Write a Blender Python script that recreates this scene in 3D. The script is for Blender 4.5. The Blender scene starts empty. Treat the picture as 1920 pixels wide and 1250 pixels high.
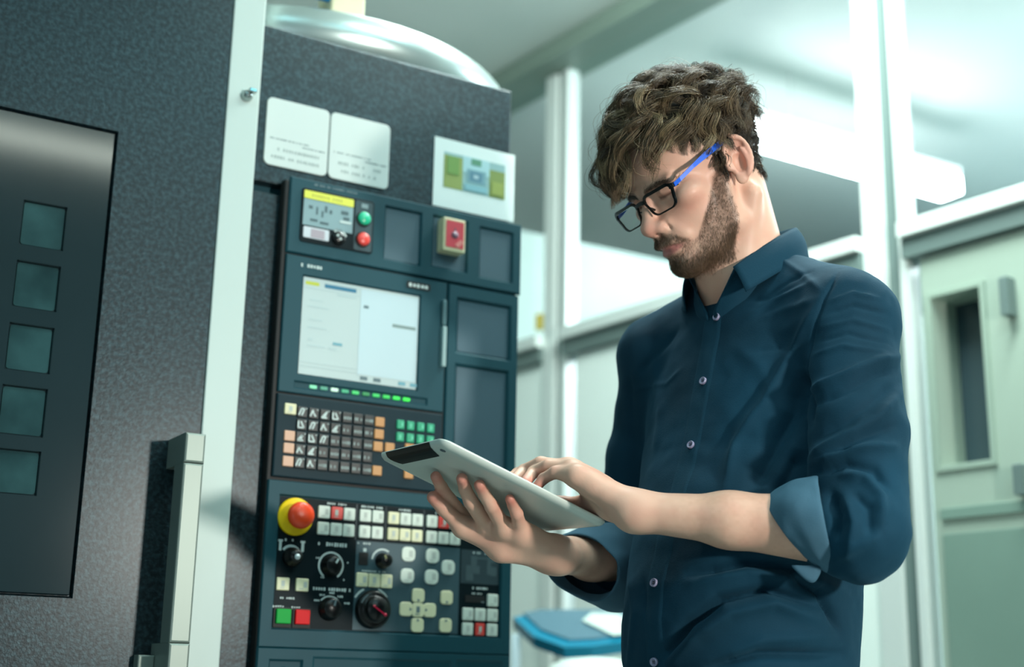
import bpy, bmesh, math, random
import numpy as np
from mathutils import Vector, Matrix
from mathutils.bvhtree import BVHTree

scene = bpy.context.scene
COL = scene.collection
random.seed(7)
RNG = np.random.default_rng(7)

# ------------------------------------------------------------------ camera
FPX, CX, CY = 2550.0, 960.0, 625.0                 # focal length in pixels of the 1920x1250 frame
zc = np.array([190.0, 9785.0, -2550.0]); zc /= np.linalg.norm(zc)
fw = np.array([0, 0, -1.0])
yc = fw - fw.dot(zc) * zc; yc /= np.linalg.norm(yc)
xc = np.cross(yc, zc)
MW = np.array([xc, yc, zc])                        # camera axes -> world axes
CAM = np.array([0, 0, 0.98])


def at(px, py, depth):
    """World point seen at photo pixel (px, py), 'depth' metres in front of the lens."""
    return CAM + MW @ np.array([(px - CX) / FPX, -(py - CY) / FPX, -1.0]) * depth


def rayd(px, py):
    return MW @ np.array([(px - CX) / FPX, -(py - CY) / FPX, -1.0])


cam_data = bpy.data.cameras.new('camera')
cam = bpy.data.objects.new('camera', cam_data)
COL.objects.link(cam)
cam.matrix_world = Matrix([[*MW[i], CAM[i]] for i in range(3)] + [[0, 0, 0, 1]])
cam_data.sensor_width = 36.0
cam_data.lens = FPX * 36.0 / 1920.0
cam_data.clip_start = 0.05
cam_data.dof.use_dof = True
cam_data.dof.focus_distance = 1.66
cam_data.dof.aperture_fstop = 2.6
scene.camera = cam


# ------------------------------------------------------------------ materials
def lin(h):
    h = h.lstrip('#')
    c = [int(h[i:i + 2], 16) / 255 for i in (0, 2, 4)]
    return tuple(x / 12.92 if x <= 0.04045 else ((x + 0.055) / 1.055) ** 2.4 for x in c) + (1.0,)


def mat(name, color, rough=0.5, metal=0.0, spec=0.5, emit=None, emit_s=0.0, coat=0.0, bump=None, vary=None, attr=None):
    m = bpy.data.materials.new(name); m.use_nodes = True
    nt = m.node_tree; b = nt.nodes['Principled BSDF']
    c = lin(color) if isinstance(color, str) else color
    b.inputs['Base Color'].default_value = c
    b.inputs['Roughness'].default_value = rough
    b.inputs['Metallic'].default_value = metal
    b.inputs['Specular IOR Level'].default_value = spec
    b.inputs['Coat Weight'].default_value = coat
    if emit:
        b.inputs['Emission Color'].default_value = lin(emit)
        b.inputs['Emission Strength'].default_value = emit_s
    if bump or vary:
        tc = nt.nodes.new('ShaderNodeTexCoord')
    if bump:                                        # (scale, strength, distance)
        n = nt.nodes.new('ShaderNodeTexNoise'); n.inputs['Scale'].default_value = bump[0]
        n.inputs['Detail'].default_value = 4
        bp = nt.nodes.new('ShaderNodeBump'); bp.inputs['Strength'].default_value = bump[1]
        bp.inputs['Distance'].default_value = bump[2]
        nt.links.new(tc.outputs['Object'], n.inputs['Vector'])
        nt.links.new(n.outputs['Fac'], bp.inputs['Height'])
        nt.links.new(bp.outputs['Normal'], b.inputs['Normal'])
    if vary:                                        # (scale, second colour)
        n = nt.nodes.new('ShaderNodeTexNoise'); n.inputs['Scale'].default_value = vary[0]
        n.inputs['Detail'].default_value = 5
        r = nt.nodes.new('ShaderNodeValToRGB')
        r.color_ramp.elements[0].position = 0.35; r.color_ramp.elements[1].position = 0.65
        r.color_ramp.elements[0].color = c; r.color_ramp.elements[1].color = lin(vary[1])
        nt.links.new(tc.outputs['Object'], n.inputs['Vector'])
        nt.links.new(n.outputs['Fac'], r.inputs['Fac'])
        nt.links.new(r.outputs['Color'], b.inputs['Base Color'])
    if attr:
        a = nt.nodes.new('ShaderNodeAttribute'); a.attribute_name = attr
        nt.links.new(a.outputs['Color'], b.inputs['Base Color'])
    return m


# ------------------------------------------------------------------ object helpers
def tag(o, label=None, cat=None, group=None, kind=None):
    if label: o['label'] = label
    if cat: o['category'] = cat
    if group: o['group'] = group
    if kind: o['kind'] = kind
    return o


def link(o, parent=None):
    COL.objects.link(o)
    if parent is not None:
        o.parent = parent
    return o


def empty(name, loc=(0, 0, 0), rotz=0.0):
    o = bpy.data.objects.new(name, None)
    o.location = loc; o.rotation_euler = (0, 0, rotz); o.empty_display_size = 0.05
    return link(o)


def np_mesh(name, V, F, mats, parent=None, smooth=True, colors=None, midx=None):
    """V (n,3); F (m,3) or (m,4) int array."""
    me = bpy.data.meshes.new(name)
    V = np.asarray(V, np.float32); F = np.asarray(F, np.int32)
    k = F.shape[1]
    me.vertices.add(len(V)); me.vertices.foreach_set('co', V.ravel())
    me.loops.add(F.size); me.loops.foreach_set('vertex_index', F.ravel())
    me.polygons.add(len(F))
    me.polygons.foreach_set('loop_start', np.arange(0, F.size, k, dtype=np.int32))
    me.polygons.foreach_set('loop_total', np.full(len(F), k, np.int32))
    me.polygons.foreach_set('use_smooth', np.full(len(F), smooth, bool))
    if midx is not None:
        me.polygons.foreach_set('material_index', np.asarray(midx, np.int32))
    me.update(calc_edges=True)
    if colors is not None:
        ca = me.color_attributes.new('Col', 'FLOAT_COLOR', 'POINT')
        c4 = np.ones((len(V), 4), np.float32); c4[:, :3] = colors
        ca.data.foreach_set('color', c4.ravel())
    for m in (mats if isinstance(mats, (list, tuple)) else [mats]):
        me.materials.append(m)
    o = bpy.data.objects.new(name, me)
    return link(o, parent)


class MB:
    """Collects solids in one mesh.  fr maps the (u, v, out) of a front panel to local x, y, z."""
    def __init__(self, frame='panel'):
        self.v = []; self.f = []; self.mi = []; self.sm = []
        self.frame = frame; self.m = 0

    def P(self, p):
        return (p[0], -p[2], p[1]) if self.frame == 'panel' else tuple(p)

    def add(self, verts, faces, smooth=False):
        b = len(self.v)
        self.v += [self.P(p) for p in verts]
        for f in faces:
            self.f.append([b + i for i in f]); self.mi.append(self.m); self.sm.append(smooth)

    def rings(self, rings, cap0=True, cap1=True, smooth=False):
        n = len(rings[0]); vs = [p for r in rings for p in r]; fs = []
        for k in range(len(rings) - 1):
            a, b = k * n, (k + 1) * n
            for i in range(n):
                j = (i + 1) % n
                fs.append((a + i, a + j, b + j, b + i))
        self.add(vs, fs, smooth)
        b0 = len(self.v) - len(vs)
        for on, off in ((cap0, 0), (cap1, (len(rings) - 1) * n)):
            if on:
                f = [b0 + off + i for i in range(n)]
                self.f.append(f if off else f[::-1]); self.mi.append(self.m); self.sm.append(False)

    def rrect(self, u0, u1, v0, v1, o0, o1, r=0.0, ch=0.0, seg=4, dome=0.0):
        """Rounded-rectangle plate from out=o0 to out=o1 with a chamfered front edge."""
        def ring(ins, o):
            rr = max(r - ins, 1e-5) if r > 0 else 0
            a0, a1, b0, b1 = u0 + ins, u1 - ins, v0 + ins, v1 - ins
            if r <= 0:
                return [(a0, b0, o), (a1, b0, o), (a1, b1, o), (a0, b1, o)]
            pts = []
            for cx_, cy_, s in ((a1 - rr, b0 + rr, -90), (a1 - rr, b1 - rr, 0), (a0 + rr, b1 - rr, 90), (a0 + rr, b0 + rr, 180)):
                for k in range(seg + 1):
                    t = math.radians(s + 90 * k / seg)
                    pts.append((cx_ + rr * math.cos(t), cy_ + rr * math.sin(t), o))
            return pts
        rs = [ring(0, o0)]
        if ch > 0:
            rs += [ring(0, o1 - ch), ring(ch * 0.3, o1 - ch * 0.3), ring(ch, o1)]
        else:
            rs.append(ring(0, o1))
        self.rings(rs)

    def box(self, a, b, ch=0.0):
        self.rrect(a[0], b[0], a[1], b[1], a[2], b[2], 0, ch)

    def holes(self, u0, u1, v0, v1, o0, o1, hs, ch=0.004):
        """Front plate with rectangular pockets hs=(u0,u1,v0,v1,floor_out)."""
        us = sorted({u0, u1, *[x for h in hs for x in h[:2]]}); vs = sorted({v0, v1, *[x for h in hs for x in h[2:4]]})
        for i in range(len(us) - 1):
            for j in range(len(vs) - 1):
                cu, cv = (us[i] + us[i + 1]) / 2, (vs[j] + vs[j + 1]) / 2
                if any(h[0] < cu < h[1] and h[2] < cv < h[3] for h in hs): continue
                self.add([(us[i], vs[j], o1), (us[i + 1], vs[j], o1), (us[i + 1], vs[j + 1], o1), (us[i], vs[j + 1], o1)], [(0, 1, 2, 3)])
        for h in hs:
            a, b, c, d, fl = h
            s = ch
            o = [(a, c, o1), (b, c, o1), (b, d, o1), (a, d, o1)]
            i = [(a + s, c + s, fl), (b - s, c + s, fl), (b - s, d - s, fl), (a + s, d - s, fl)]
            self.add(o + i, [(0, 1, 5, 4), (1, 2, 6, 5), (2, 3, 7, 6), (3, 0, 4, 7), (4, 5, 6, 7)])
        o = [(u0, v0), (u1, v0), (u1, v1), (u0, v1)]
        c = ch
        fr = [(*p, o1) for p in o]
        md = [(u0 - c * .6, v0 - c * .6, o1 - c), (u1 + c * .6, v0 - c * .6, o1 - c), (u1 + c * .6, v1 + c * .6, o1 - c), (u0 - c * .6, v1 + c * .6, o1 - c)]
        bk = [(p[0], p[1], o0) for p in md]
        self.add(fr + md + bk, [(0, 4, 5, 1), (1, 5, 6, 2), (2, 6, 7, 3), (3, 7, 4, 0),
                                (4, 8, 9, 5), (5, 9, 10, 6), (6, 10, 11, 7), (7, 11, 8, 4), (11, 10, 9, 8)])

    def lathe(self, u, v, prof, seg=32, smooth=True):
        """prof: (radius, out) pairs; axis points out of the panel."""
        rs = [[(u + r * math.cos(2 * math.pi * k / seg), v + r * math.sin(2 * math.pi * k / seg), o) for k in range(seg)] for r, o in prof]
        self.rings(rs, smooth=smooth)

    def arc(self, u, v, r0, r1, a0, a1, o0, o1, seg=20):
        rs = []
        for k in range(seg + 1):
            t = math.radians(a0 + (a1 - a0) * k / seg)
            c, s = math.cos(t), math.sin(t)
            rs.append([(u + r0 * c, v + r0 * s, o0), (u + r1 * c, v + r1 * s, o0), (u + r1 * c, v + r1 * s, o1), (u + r0 * c, v + r0 * s, o1)])
        self.rings(rs)

    def bar(self, p, q, w, o0, o1):
        """Flat stroke from p to q (u, v) of width w."""
        d = np.array(q) - np.array(p); L = np.linalg.norm(d) + 1e-9; n = np.array([-d[1], d[0]]) / L * w / 2
        p = np.array(p); q = np.array(q)
        c = [p - n, q - n, q + n, p + n]
        self.rings([[(*x, o0) for x in c], [(*x, o1) for x in c]])

    def words(self, u, v, w, h, o, seed=0, step=None):
        """Row of tiny printed marks, too small in the photo to read."""
        r = random.Random(seed); x = u - w / 2; step = step or h * 0.85
        while x < u + w / 2 - step * 0.4:
            if r.random() > 0.16:
                hh = h * r.uniform(0.7, 1.0)
                self.rrect(x, x + step * r.uniform(0.5, 0.8), v - hh / 2, v + hh / 2, o - 0.0004, o + 0.00025)
            x += step

    def tube(self, pts, rad, seg=10, cap=True, smooth=True):
        pts = [np.array(p, float) for p in pts]
        rs = []; up = np.array([0.013, 0.02, 1.0])
        for i, p in enumerate(pts):
            t = pts[min(i + 1, len(pts) - 1)] - pts[max(i - 1, 0)]; t /= np.linalg.norm(t) + 1e-12
            if abs(t.dot(up)) > 0.95: up = np.array([1.0, 0.03, 0.02])
            a = np.cross(t, up); a /= np.linalg.norm(a); b = np.cross(a, t)
            r = rad[i] if isinstance(rad, (list, tuple, np.ndarray)) else rad
            rs.append([tuple(p + r * (math.cos(2 * math.pi * k / seg) * a + math.sin(2 * math.pi * k / seg) * b)) for k in range(seg)])
        self.rings(rs, cap, cap, smooth)

    def build(self, name, mats, parent=None):
        me = bpy.data.meshes.new(name)
        me.from_pydata(self.v, [], self.f)
        for m in (mats if isinstance(mats, (list, tuple)) else [mats]):
            me.materials.append(m)
        me.polygons.foreach_set('material_index', self.mi)
        me.polygons.foreach_set('use_smooth', self.sm)
        bm = bmesh.new(); bm.from_mesh(me); bmesh.ops.recalc_face_normals(bm, faces=bm.faces); bm.to_mesh(me); bm.free()
        me.update()
        o = bpy.data.objects.new(name, me)
        return link(o, parent)

# ================================================================== room
M_floor = mat('floor_paint', '#a8b3b0', 0.4, bump=(60, 0.1, 0.002), vary=(3, '#9ca7a4'))
M_ceil = mat('ceiling_paint', '#d5dcd8', 0.7, vary=(1.2, '#cad3ce'))
M_alu = mat('white_aluminium', '#d3dcd8', 0.35, 0.15)
M_seal = mat('grey_gasket', '#5d6f6c', 0.5)
M_wallpanel = mat('white_wall_panel', '#e3efe9', 0.45, bump=(40, 0.05, 0.001))
M_greenpanel = mat('pale_green_panel', '#748d82', 0.4, vary=(2, '#6c857a'))
M_cream = mat('cream_cabinet_paint', '#97a89b', 0.4)
M_backwall = mat('blue_grey_wall', '#a9c4cd', 0.6, vary=(1.0, '#9cb9c4'))
M_lamp = mat('lamp_diffuser', '#ffffff', 0.4, emit='#f4fcff', emit_s=22.0)
M_lampbody = mat('lamp_housing', '#e3e9e6', 0.4)


def glass(name, tint='#fbfefe', rough=0.02, refl=1.0):
    m = bpy.data.materials.new(name); m.use_nodes = True
    nt = m.node_tree; nt.nodes.remove(nt.nodes['Principled BSDF'])
    out = nt.nodes['Material Output']
    tr = nt.nodes.new('ShaderNodeBsdfTransparent'); tr.inputs['Color'].default_value = lin(tint)
    gl = nt.nodes.new('ShaderNodeBsdfGlossy'); gl.inputs['Roughness'].default_value = rough
    lw = nt.nodes.new('ShaderNodeLayerWeight'); lw.inputs['Blend'].default_value = 0.5
    fr = nt.nodes.new('ShaderNodeMath'); fr.operation = 'POWER'; fr.inputs[1].default_value = 5.0
    nt.links.new(lw.outputs['Facing'], fr.inputs[0])
    ml = nt.nodes.new('ShaderNodeMath'); ml.operation = 'MULTIPLY_ADD'; ml.inputs[1].default_value = 0.4 * refl; ml.inputs[2].default_value = 0.02 * refl
    mx = nt.nodes.new('ShaderNodeMixShader')
    nt.links.new(fr.outputs[0], ml.inputs[0]); nt.links.new(ml.outputs[0], mx.inputs[0])
    nt.links.new(tr.outputs[0], mx.inputs[1]); nt.links.new(gl.outputs[0], mx.inputs[2])
    nt.links.new(mx.outputs[0], out.inputs['Surface'])
    return m


M_glass = glass('clear_partition_glass')


def slab(name, a, b, m, kind='structure', parent=None, ch=0.0):
    q = MB('xyz'); q.rrect(a[0], b[0], a[1], b[1], a[2], b[2], 0, ch)
    o = q.build(name, m, parent)
    if kind: o['kind'] = kind
    return o


CEIL_Z = 2.86
slab('floor', (-3.2, -2.6, -0.1), (4.6, 6.4, 0), M_floor)
slab('ceiling', (-3.2, -2.6, CEIL_Z), (4.6, 6.4, CEIL_Z + 0.1), M_ceil)

# glazed partition: local x runs along it (away to the left), local y is its thickness (towards the far room)
ANG = math.radians(36.5)
WD = np.array([-math.sin(ANG), math.cos(ANG), 0])   # along the wall, receding
WN = np.array([math.cos(ANG), math.sin(ANG), 0])    # into the room behind
P0 = at(1665, 600, 3.0)
W_ORG = np.array([P0[0], P0[1], 0])
W_ROT = math.atan2(WD[1], WD[0])
# local (x along WD, y = rotate x by +90deg) -> y points towards the camera side: -WN
def wall_obj(name, a, b, m, kind='structure', ch=0.003):
    q = MB('xyz'); q.rrect(a[0], b[0], a[1], b[1], a[2], b[2], 0, ch)
    o = q.build(name, m); o.location = W_ORG; o.rotation_euler = (0, 0, W_ROT)
    if kind: o['kind'] = kind
    return o


X1 = 1.16                                            # second post
RAIL = 1.945
# posts: each a light box profile with a dark gasket on one side
def post(x, n, w, g, b_):
    """x: centre of the bright face; then a dark gasket g wide and a slim light bead b_ wide on its right."""
    q = MB('xyz')
    q.m = 0; q.rrect(x - w / 2, x + w / 2, -0.03, 0.018, 0, 2.80, 0, 0.004)
    q.m = 1; q.rrect(x - w / 2 - g, x - w / 2, -0.03, 0.004, 0, 2.80, 0, 0.002)
    q.m = 0; q.rrect(x - w / 2 - g - b_, x - w / 2 - g, -0.03, 0.012, 0, 2.80, 0, 0.003)
    o = q.build('trim_%d' % n, [M_alu, M_seal]); o.location = W_ORG; o.rotation_euler = (0, 0, W_ROT); o['kind'] = 'structure'


post(0.016, 1, 0.056, 0.036, 0.018); post(X1 + 0.03, 2, 0.048, 0.022, 0.030); post(2.6, 3, 0.06, 0.03, 0.02); post(-1.15, 4, 0.06, 0.03, 0.02)
n = 5
for x0, x1 in ((-1.12, -0.068), (0.045, X1 - 0.05), (X1 + 0.056, 2.57)):
    q = MB('xyz')
    q.m = 0; q.rrect(x0, x1, -0.045, 0.045, RAIL, RAIL + 0.035, 0, 0.004)
    q.m = 1; q.rrect(x0, x1, -0.04, 0.03, RAIL - 0.045, RAIL, 0, 0.003)
    o = q.build('trim_%d' % n, [M_alu, M_seal]); o.location = W_ORG; o.rotation_euler = (0, 0, W_ROT); o['kind'] = 'structure'
    n += 1
M_topbeam = mat('green_grey_head_rail', '#75877c', 0.5)
wall_obj('trim_8', (-1.4, -0.06, 2.80), (2.9, 0.09, 2.86), M_topbeam)
for k, (x0, x1) in enumerate(((-1.12, -0.068), (0.045, X1 - 0.05), (X1 + 0.056, 2.57))):
    wall_obj('window_%d' % (k + 1), (x0, -0.004, RAIL + 0.036), (x1, 0.004, 2.798), M_glass, ch=0)
# lower infill: white boards left, a cream door right
wall_obj('wall_left_lower', (X1 + 0.04, -0.012, 0.0), (2.57, 0.012, RAIL - 0.046), M_wallpanel)
wall_obj('wall_middle_lower', (0.032, -0.012, 0.0), (X1 - 0.09, 0.012, RAIL - 0.046), M_wallpanel)


tg = bpy.data.objects.new('yellow_tag', None); link(tg)
tg.location = W_ORG + WD * 1.245 + np.array([0, 0, 2.03]); tg.rotation_euler = (0, 0, W_ROT)
q = MB('xyz'); q.rrect(-0.011, 0.011, -0.003, 0.0165, -0.024, 0.024, 0.0, 0.002); q.build('tag_plate', mat('yellow_tag_plastic', '#c9b54e', 0.5), tg)
tag(tg, 'small yellow tag on the far white post beside the control panel', 'tag')


def door():
    root = bpy.data.objects.new('door_1', None); link(root)
    root.location = W_ORG; root.rotation_euler = (0, 0, W_ROT); root['kind'] = 'structure'
    q = MB('xyz')                                    # leaf built round its deep-set viewing window
    x0, x1, z0, z1 = -0.80, -0.10, 0.01, RAIL - 0.05
    wx0, wx1, wz0, wz1 = -0.245, -0.125, 1.44, 1.80
    for a, b, c, d in ((x0, wx0, z0, z1), (wx1, x1, z0, z1), (wx0, wx1, z0, wz0), (wx0, wx1, wz1, z1)):
        q.rrect(a, b, -0.085, 0.012, c, d)
    q.build('leaf', M_cream, root)
    q = MB('xyz'); q.rrect(wx0, wx1, -0.080, -0.072, wz0, wz1)
    q.build('vision_pane', mat('dark_pane', '#34464c', 0.15), root)
    q = MB('xyz')
    for a, b, c, d in ((wx0 - .012, wx0, wz0 - .012, wz1 + .012), (wx1, wx1 + .012, wz0 - .012, wz1 + .012), (wx0, wx1, wz0 - .012, wz0), (wx0, wx1, wz1, wz1 + .012)):
        q.rrect(a, b, 0.0121, 0.018, c, d, 0, 0.002)
    q.build('window_frame', mat('sage_frame', '#8d9f92', 0.4), root)
    q = MB('xyz'); q.rrect(-0.72, -0.12, 0.0121, 0.02, 1.33, 1.352, 0, 0.002)
    q.rrect(-0.72, -0.12, 0.0121, 0.016, 0.2, 1.30, 0, 0.002)
    q.build('lower_panel', M_greenpanel, root)
    q = MB('xyz'); q.rrect(-0.325, -0.305, 0.0121, 0.04, 1.72, 1.80, 0.0, 0.003); q.rrect(-0.325, -0.305, 0.0121, 0.04, 1.36, 1.42, 0.0, 0.003)
    q.build('hinge', M_seal, root)


door()
# room behind the partition
q = MB('xyz'); q.rrect(-2.2, 2.9, -2.35, -2.25, 0, 2.86)
o = q.build('wall_far', M_backwall); o.location = W_ORG; o.rotation_euler = (0, 0, W_ROT); o['kind'] = 'structure'
# white dividing wall in the far room, running the way the machine does, lower than the ceiling
cw = at(1120, 462, 4.5)
q = MB('xyz'); q.rrect(-0.42, 3.2, 0.0, 0.06, 0.0, cw[2])
o = q.build('wall_far_divider', mat('divider_paint', '#b9c9c3', 0.6)); o.location = (cw[0], cw[1], 0); o.rotation_euler = (0, 0, math.radians(30.5)); o['kind'] = 'structure'
# side wall far left closing the view beside the machine, and the wall behind the machine
wall_obj('wall_left', (2.9, -2.3, 0.0), (3.0, 2.6, 2.86), M_wallpanel)

UANG = math.radians(30.5)


def ceiling_light(px, py, depth, length, label, dirv=None):
    root = empty('ceiling_light'); p = at(px, py, depth)
    root.location = p; root.rotation_euler = (0, 0, UANG)
    q = MB('xyz'); q.rrect(-length, 0.0, -0.045, 0.045, -0.045, 0.02, 0.0, 0.012)
    q.build('diffuser', M_lamp, root)
    q = MB('xyz'); q.rrect(-length - 0.01, 0.01, -0.04, 0.04, 0.0201, 0.05, 0.0, 0.004)
    q.build('housing', M_lampbody, root)
    for x in (-length * 0.8, -length * 0.2):
        q = MB('xyz'); q.tube([(x, 0, 0.0502), (x, 0, CEIL_Z - p[2])], 0.003, 8)
        q.build('hanger', M_lampbody, root)
    tag(root, label, 'lamp')
    return root


ceiling_light(1782, 345, 4.55, 0.88, 'glowing white tube lamp under the ceiling, behind the glass beside the man\'s head')

# ---- tilted work tray behind the machine, blurred
def work_tray():
    bl = mat('teal_tray_plastic', '#0a7a99', 0.35); gr = mat('grey_tray_top', '#527585', 0.4); wh = mat('white_leg', '#bcd6de', 0.4)
    n_ = np.array([-0.06, -0.42, 0.905]); n_ /= np.linalg.norm(n_)
    p0 = at(1062, 1214, 2.98)

    def on(px, py):
        d = rayd(px, py); return CAM + d * (((p0 - CAM) @ n_) / (d @ n_))
    poly = [on(*p_) for p_ in ((962, 1157), (1000, 1192), (1058, 1213), (1110, 1211), (1215, 1196), (1215, 1150), (1000, 1150))]
    root = empty('work_tray', (p0[0], p0[1], 0.0))
    tag(root, 'blue rimmed tilted grey work tray on legs between the machine and the man', 'tray')

    def plate(name, pts, o0, o1, m):
        q = MB('xyz'); o_ = np.array([p0[0], p0[1], 0])
        q.rings([[tuple(p_ + n_ * o - o_) for p_ in pts] for o in (o0, (o0 + o1) / 2, o1)])
        return q.build(name, m, root)
    c_ = np.mean(poly, axis=0)
    plate('rim', poly, -0.026, 0.0, bl)
    inner = [c_ + (p_ - c_) * 0.90 + (np.array([0.01, 0.02, 0.009])) for p_ in poly]
    plate('tray_top', inner, 0.0005, 0.006, gr)
    lx = on(968, 1164) - np.array([p0[0], p0[1], 0])
    q = MB('xyz'); q.rrect(lx[0] - .011, lx[0] + .011, lx[1] - .011, lx[1] + .011, 0.0, lx[2] - .03, 0.004, 0.002); q.build('leg', wh, root)
    rx = on(1190, 1190) - np.array([p0[0], p0[1], 0])
    q = MB('xyz'); q.rrect(rx[0] - .011, rx[0] + .011, rx[1] - .011, rx[1] + .011, 0.0, rx[2] - .03, 0.004, 0.002); q.build('leg', wh, root)
    q = MB('xyz'); q.tube([(lx[0], lx[1], .93), (rx[0], rx[1], .93)], .03, 10); q.build('crossbar', mat('dark_crossbar', '#1c2c2d', 0.5), root)
    q = MB('xyz'); pp = [on(*p_) for p_ in ((1092, 1170), (1150, 1198), (1205, 1192), (1160, 1158), (1110, 1156))]
    p = empty('paper_sheet', tuple(np.mean(pp, axis=0) + n_ * .0075))
    o_ = np.array(p.location)
    q.rings([[tuple(x + n_ * o - o_) for x in pp] for o in (.0085, .0105)]); q.build('sheet', mat('paper_white', '#c9dad2', 0.6), p)
    tag(p, 'white paper sheet lying on the blue rimmed grey work tray', 'paper')


work_tray()


def storage_drum():
    dp_ = at(1114, 1236, 2.80); root = empty('storage_drum', (dp_[0], dp_[1], 0.0))
    tag(root, 'white round drum with a domed lid standing below the blue rimmed tray', 'drum')
    def rev(rs): return [[(r * math.cos(k * math.pi / 18), r * math.sin(k * math.pi / 18), z) for k in range(36)] for r, z in rs]
    q = MB('xyz'); q.rings(rev([(0.10, 0.0), (0.104, 0.01), (0.104, 0.94), (0.10, 0.955)]), smooth=True)
    q.build('body', mat('pale_drum', '#c9d8d2', 0.5), root)
    q = MB('xyz'); q.rings(rev([(0.111, 0.945), (0.112, 0.982), (0.105, 1.01), (0.085, 1.03), (0.05, 1.042), (0.0005, 1.046)]), smooth=True)
    q.build('lid', mat('white_drum_lid', '#dbe8e2', 0.45), root)


storage_drum()

# ------------------------------------------------------------------ light
def area(name, loc, target, size, size_y, energy, color):
    l = bpy.data.lights.new(name, 'AREA'); l.shape = 'RECTANGLE'; l.size = size; l.size_y = size_y
    l.energy = energy; l.color = lin(color)[:3]
    o = bpy.data.objects.new(name, l); link(o)
    o.location = loc
    d = Vector(target) - Vector(loc)
    o.rotation_euler = d.to_track_quat('-Z', 'Y').to_euler()
    return o


w = bpy.data.worlds.new('world'); scene.world = w; w.use_nodes = True
bg = w.node_tree.nodes['Background']; bg.inputs['Color'].default_value = lin('#86c8d2'); bg.inputs['Strength'].default_value = 0.20
area('key_lamp', (1.50, 0.12, 1.42), (0.0, 1.75, 1.30), 0.14, 0.14, 39, '#fffdf4')
area('soft_fill', (-0.9, -1.7, 0.9), (0.15, 1.7, 1.25), 1.8, 1.4, 10, '#dff5ff')
area('ceiling_tube_front', (0.9, 1.2, 2.82), (0.9, 1.21, 0), 1.0, 0.2, 14, '#eafff6')
t_ = area('ceiling_tube_right', (1.25, -0.42, 2.80), (1.25, -0.42, 0), 1.5, 0.11, 14, '#f4fff0'); t_.rotation_euler = (0, 0, UANG)
t_ = area('teal_band_light', (1.27, 0.44, 2.845), (1.27, 0.44, 0), 1.7, 0.26, 15, '#4fc3e0'); t_.rotation_euler = (0, 0, math.radians(42))  # unseen teal panel added to give cool reflected bands on the machine
area('ceiling_tube_left', (-0.9, 0.4, 2.82), (-0.9, 0.4, 0), 1.6, 0.25, 12, '#a9ecf6')
area('far_room_fill', (2.3, 3.5, 2.7), (1.0, 4.3, 1.0), 1.4, 1.0, 74, '#eefaff')  # unseen area light, turned up to brighten the room behind the glass
area('partition_wash', (0.50, 2.25, 2.84), (0.45, 3.5, 0.9), 1.2, 0.15, 76, '#f0fffa')
vs = scene.view_settings
scene.display_settings.display_device = 'sRGB'
vs.view_transform = 'Standard'; vs.look = 'None'; vs.exposure = 0.0; vs.gamma = 1.0; vs.use_curve_mapping = False
# ================================================================== machine tool
O3 = np.array([-0.173, 2.032, 0.0])                  # panel-plane origin; local x = u, y = -out, z = v


def paint(name, color, rough, grain, gscale=900, metal=0.0, fleck=None):
    m = mat(name, color, rough, metal)
    nt = m.node_tree; b = nt.nodes['Principled BSDF']
    tc = nt.nodes.new('ShaderNodeTexCoord')
    n = nt.nodes.new('ShaderNodeTexNoise'); n.inputs['Scale'].default_value = gscale; n.inputs['Detail'].default_value = 3
    nt.links.new(tc.outputs['Object'], n.inputs['Vector'])
    bp = nt.nodes.new('ShaderNodeBump'); bp.inputs['Strength'].default_value = grain; bp.inputs['Distance'].default_value = 0.002
    nt.links.new(n.outputs['Fac'], bp.inputs['Height']); nt.links.new(bp.outputs['Normal'], b.inputs['Normal'])
    if fleck:
        v = nt.nodes.new('ShaderNodeTexNoise'); v.inputs['Scale'].default_value = gscale * 0.6; v.inputs['Detail'].default_value = 2
        r = nt.nodes.new('ShaderNodeValToRGB')
        r.color_ramp.elements[0].position = 0.40; r.color_ramp.elements[1].position = 0.66
        r.color_ramp.elements[0].color = lin(color); r.color_ramp.elements[1].color = lin(fleck)
        nt.links.new(tc.outputs['Object'], v.inputs['Vector']); nt.links.new(v.outputs['Fac'], r.inputs['Fac'])
        nt.links.new(r.outputs['Color'], b.inputs['Base Color'])
    return m


M_grain = paint('grained_charcoal_paint', '#141f24', 0.40, 0.5, 260, metal=0.5, fleck='#27393f')
M_grain.node_tree.nodes['Principled BSDF'].inputs['Coat Weight'].default_value = 0.32
M_grain.node_tree.nodes['Principled BSDF'].inputs['Coat Tint'].default_value = lin('#cfeef2')
M_grain.node_tree.nodes['Principled BSDF'].inputs['Specular IOR Level'].default_value = 0.28
M_grain.node_tree.nodes['Principled BSDF'].inputs['Coat Roughness'].default_value = 0.30
M_cover = mat('smooth_charcoal_cover', '#1c2a2e', 0.10, vary=(3, '#223034'))
M_panel = paint('blue_grey_panel_paint', '#13434d', 0.5, 0.10, 700)
M_panel.node_tree.nodes['Principled BSDF'].inputs['Specular IOR Level'].default_value = 0.25
M_pocket = mat('pocket_grey', '#3f5a66', 0.5)
M_dark = mat('black_gap', '#05090a', 0.6)
M_inset = mat('black_operator_plate', '#07181d', 0.5, spec=0.14)
M_inset2 = mat('grey_operator_plate', '#39525a', 0.45, spec=0.35)
M_strip = mat('silver_strip', '#bac7c2', 0.5, 0.1, bump=(30, 0.03, 0.001))
M_handle = mat('brushed_handle', '#828c85', 0.45, 0.5)
M_print = mat('white_print', '#c3d0cd', 0.6)
M_greyprint = mat('grey_print', '#64757a', 0.6)
M_kwhite = mat('white_key', '#cfd8cd', 0.4)
M_kcream = mat('cream_key', '#d2cfa8', 0.4)
M_kblack = mat('black_key', '#12191a', 0.4)
M_korange = mat('orange_key', '#c08852', 0.42)
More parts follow.
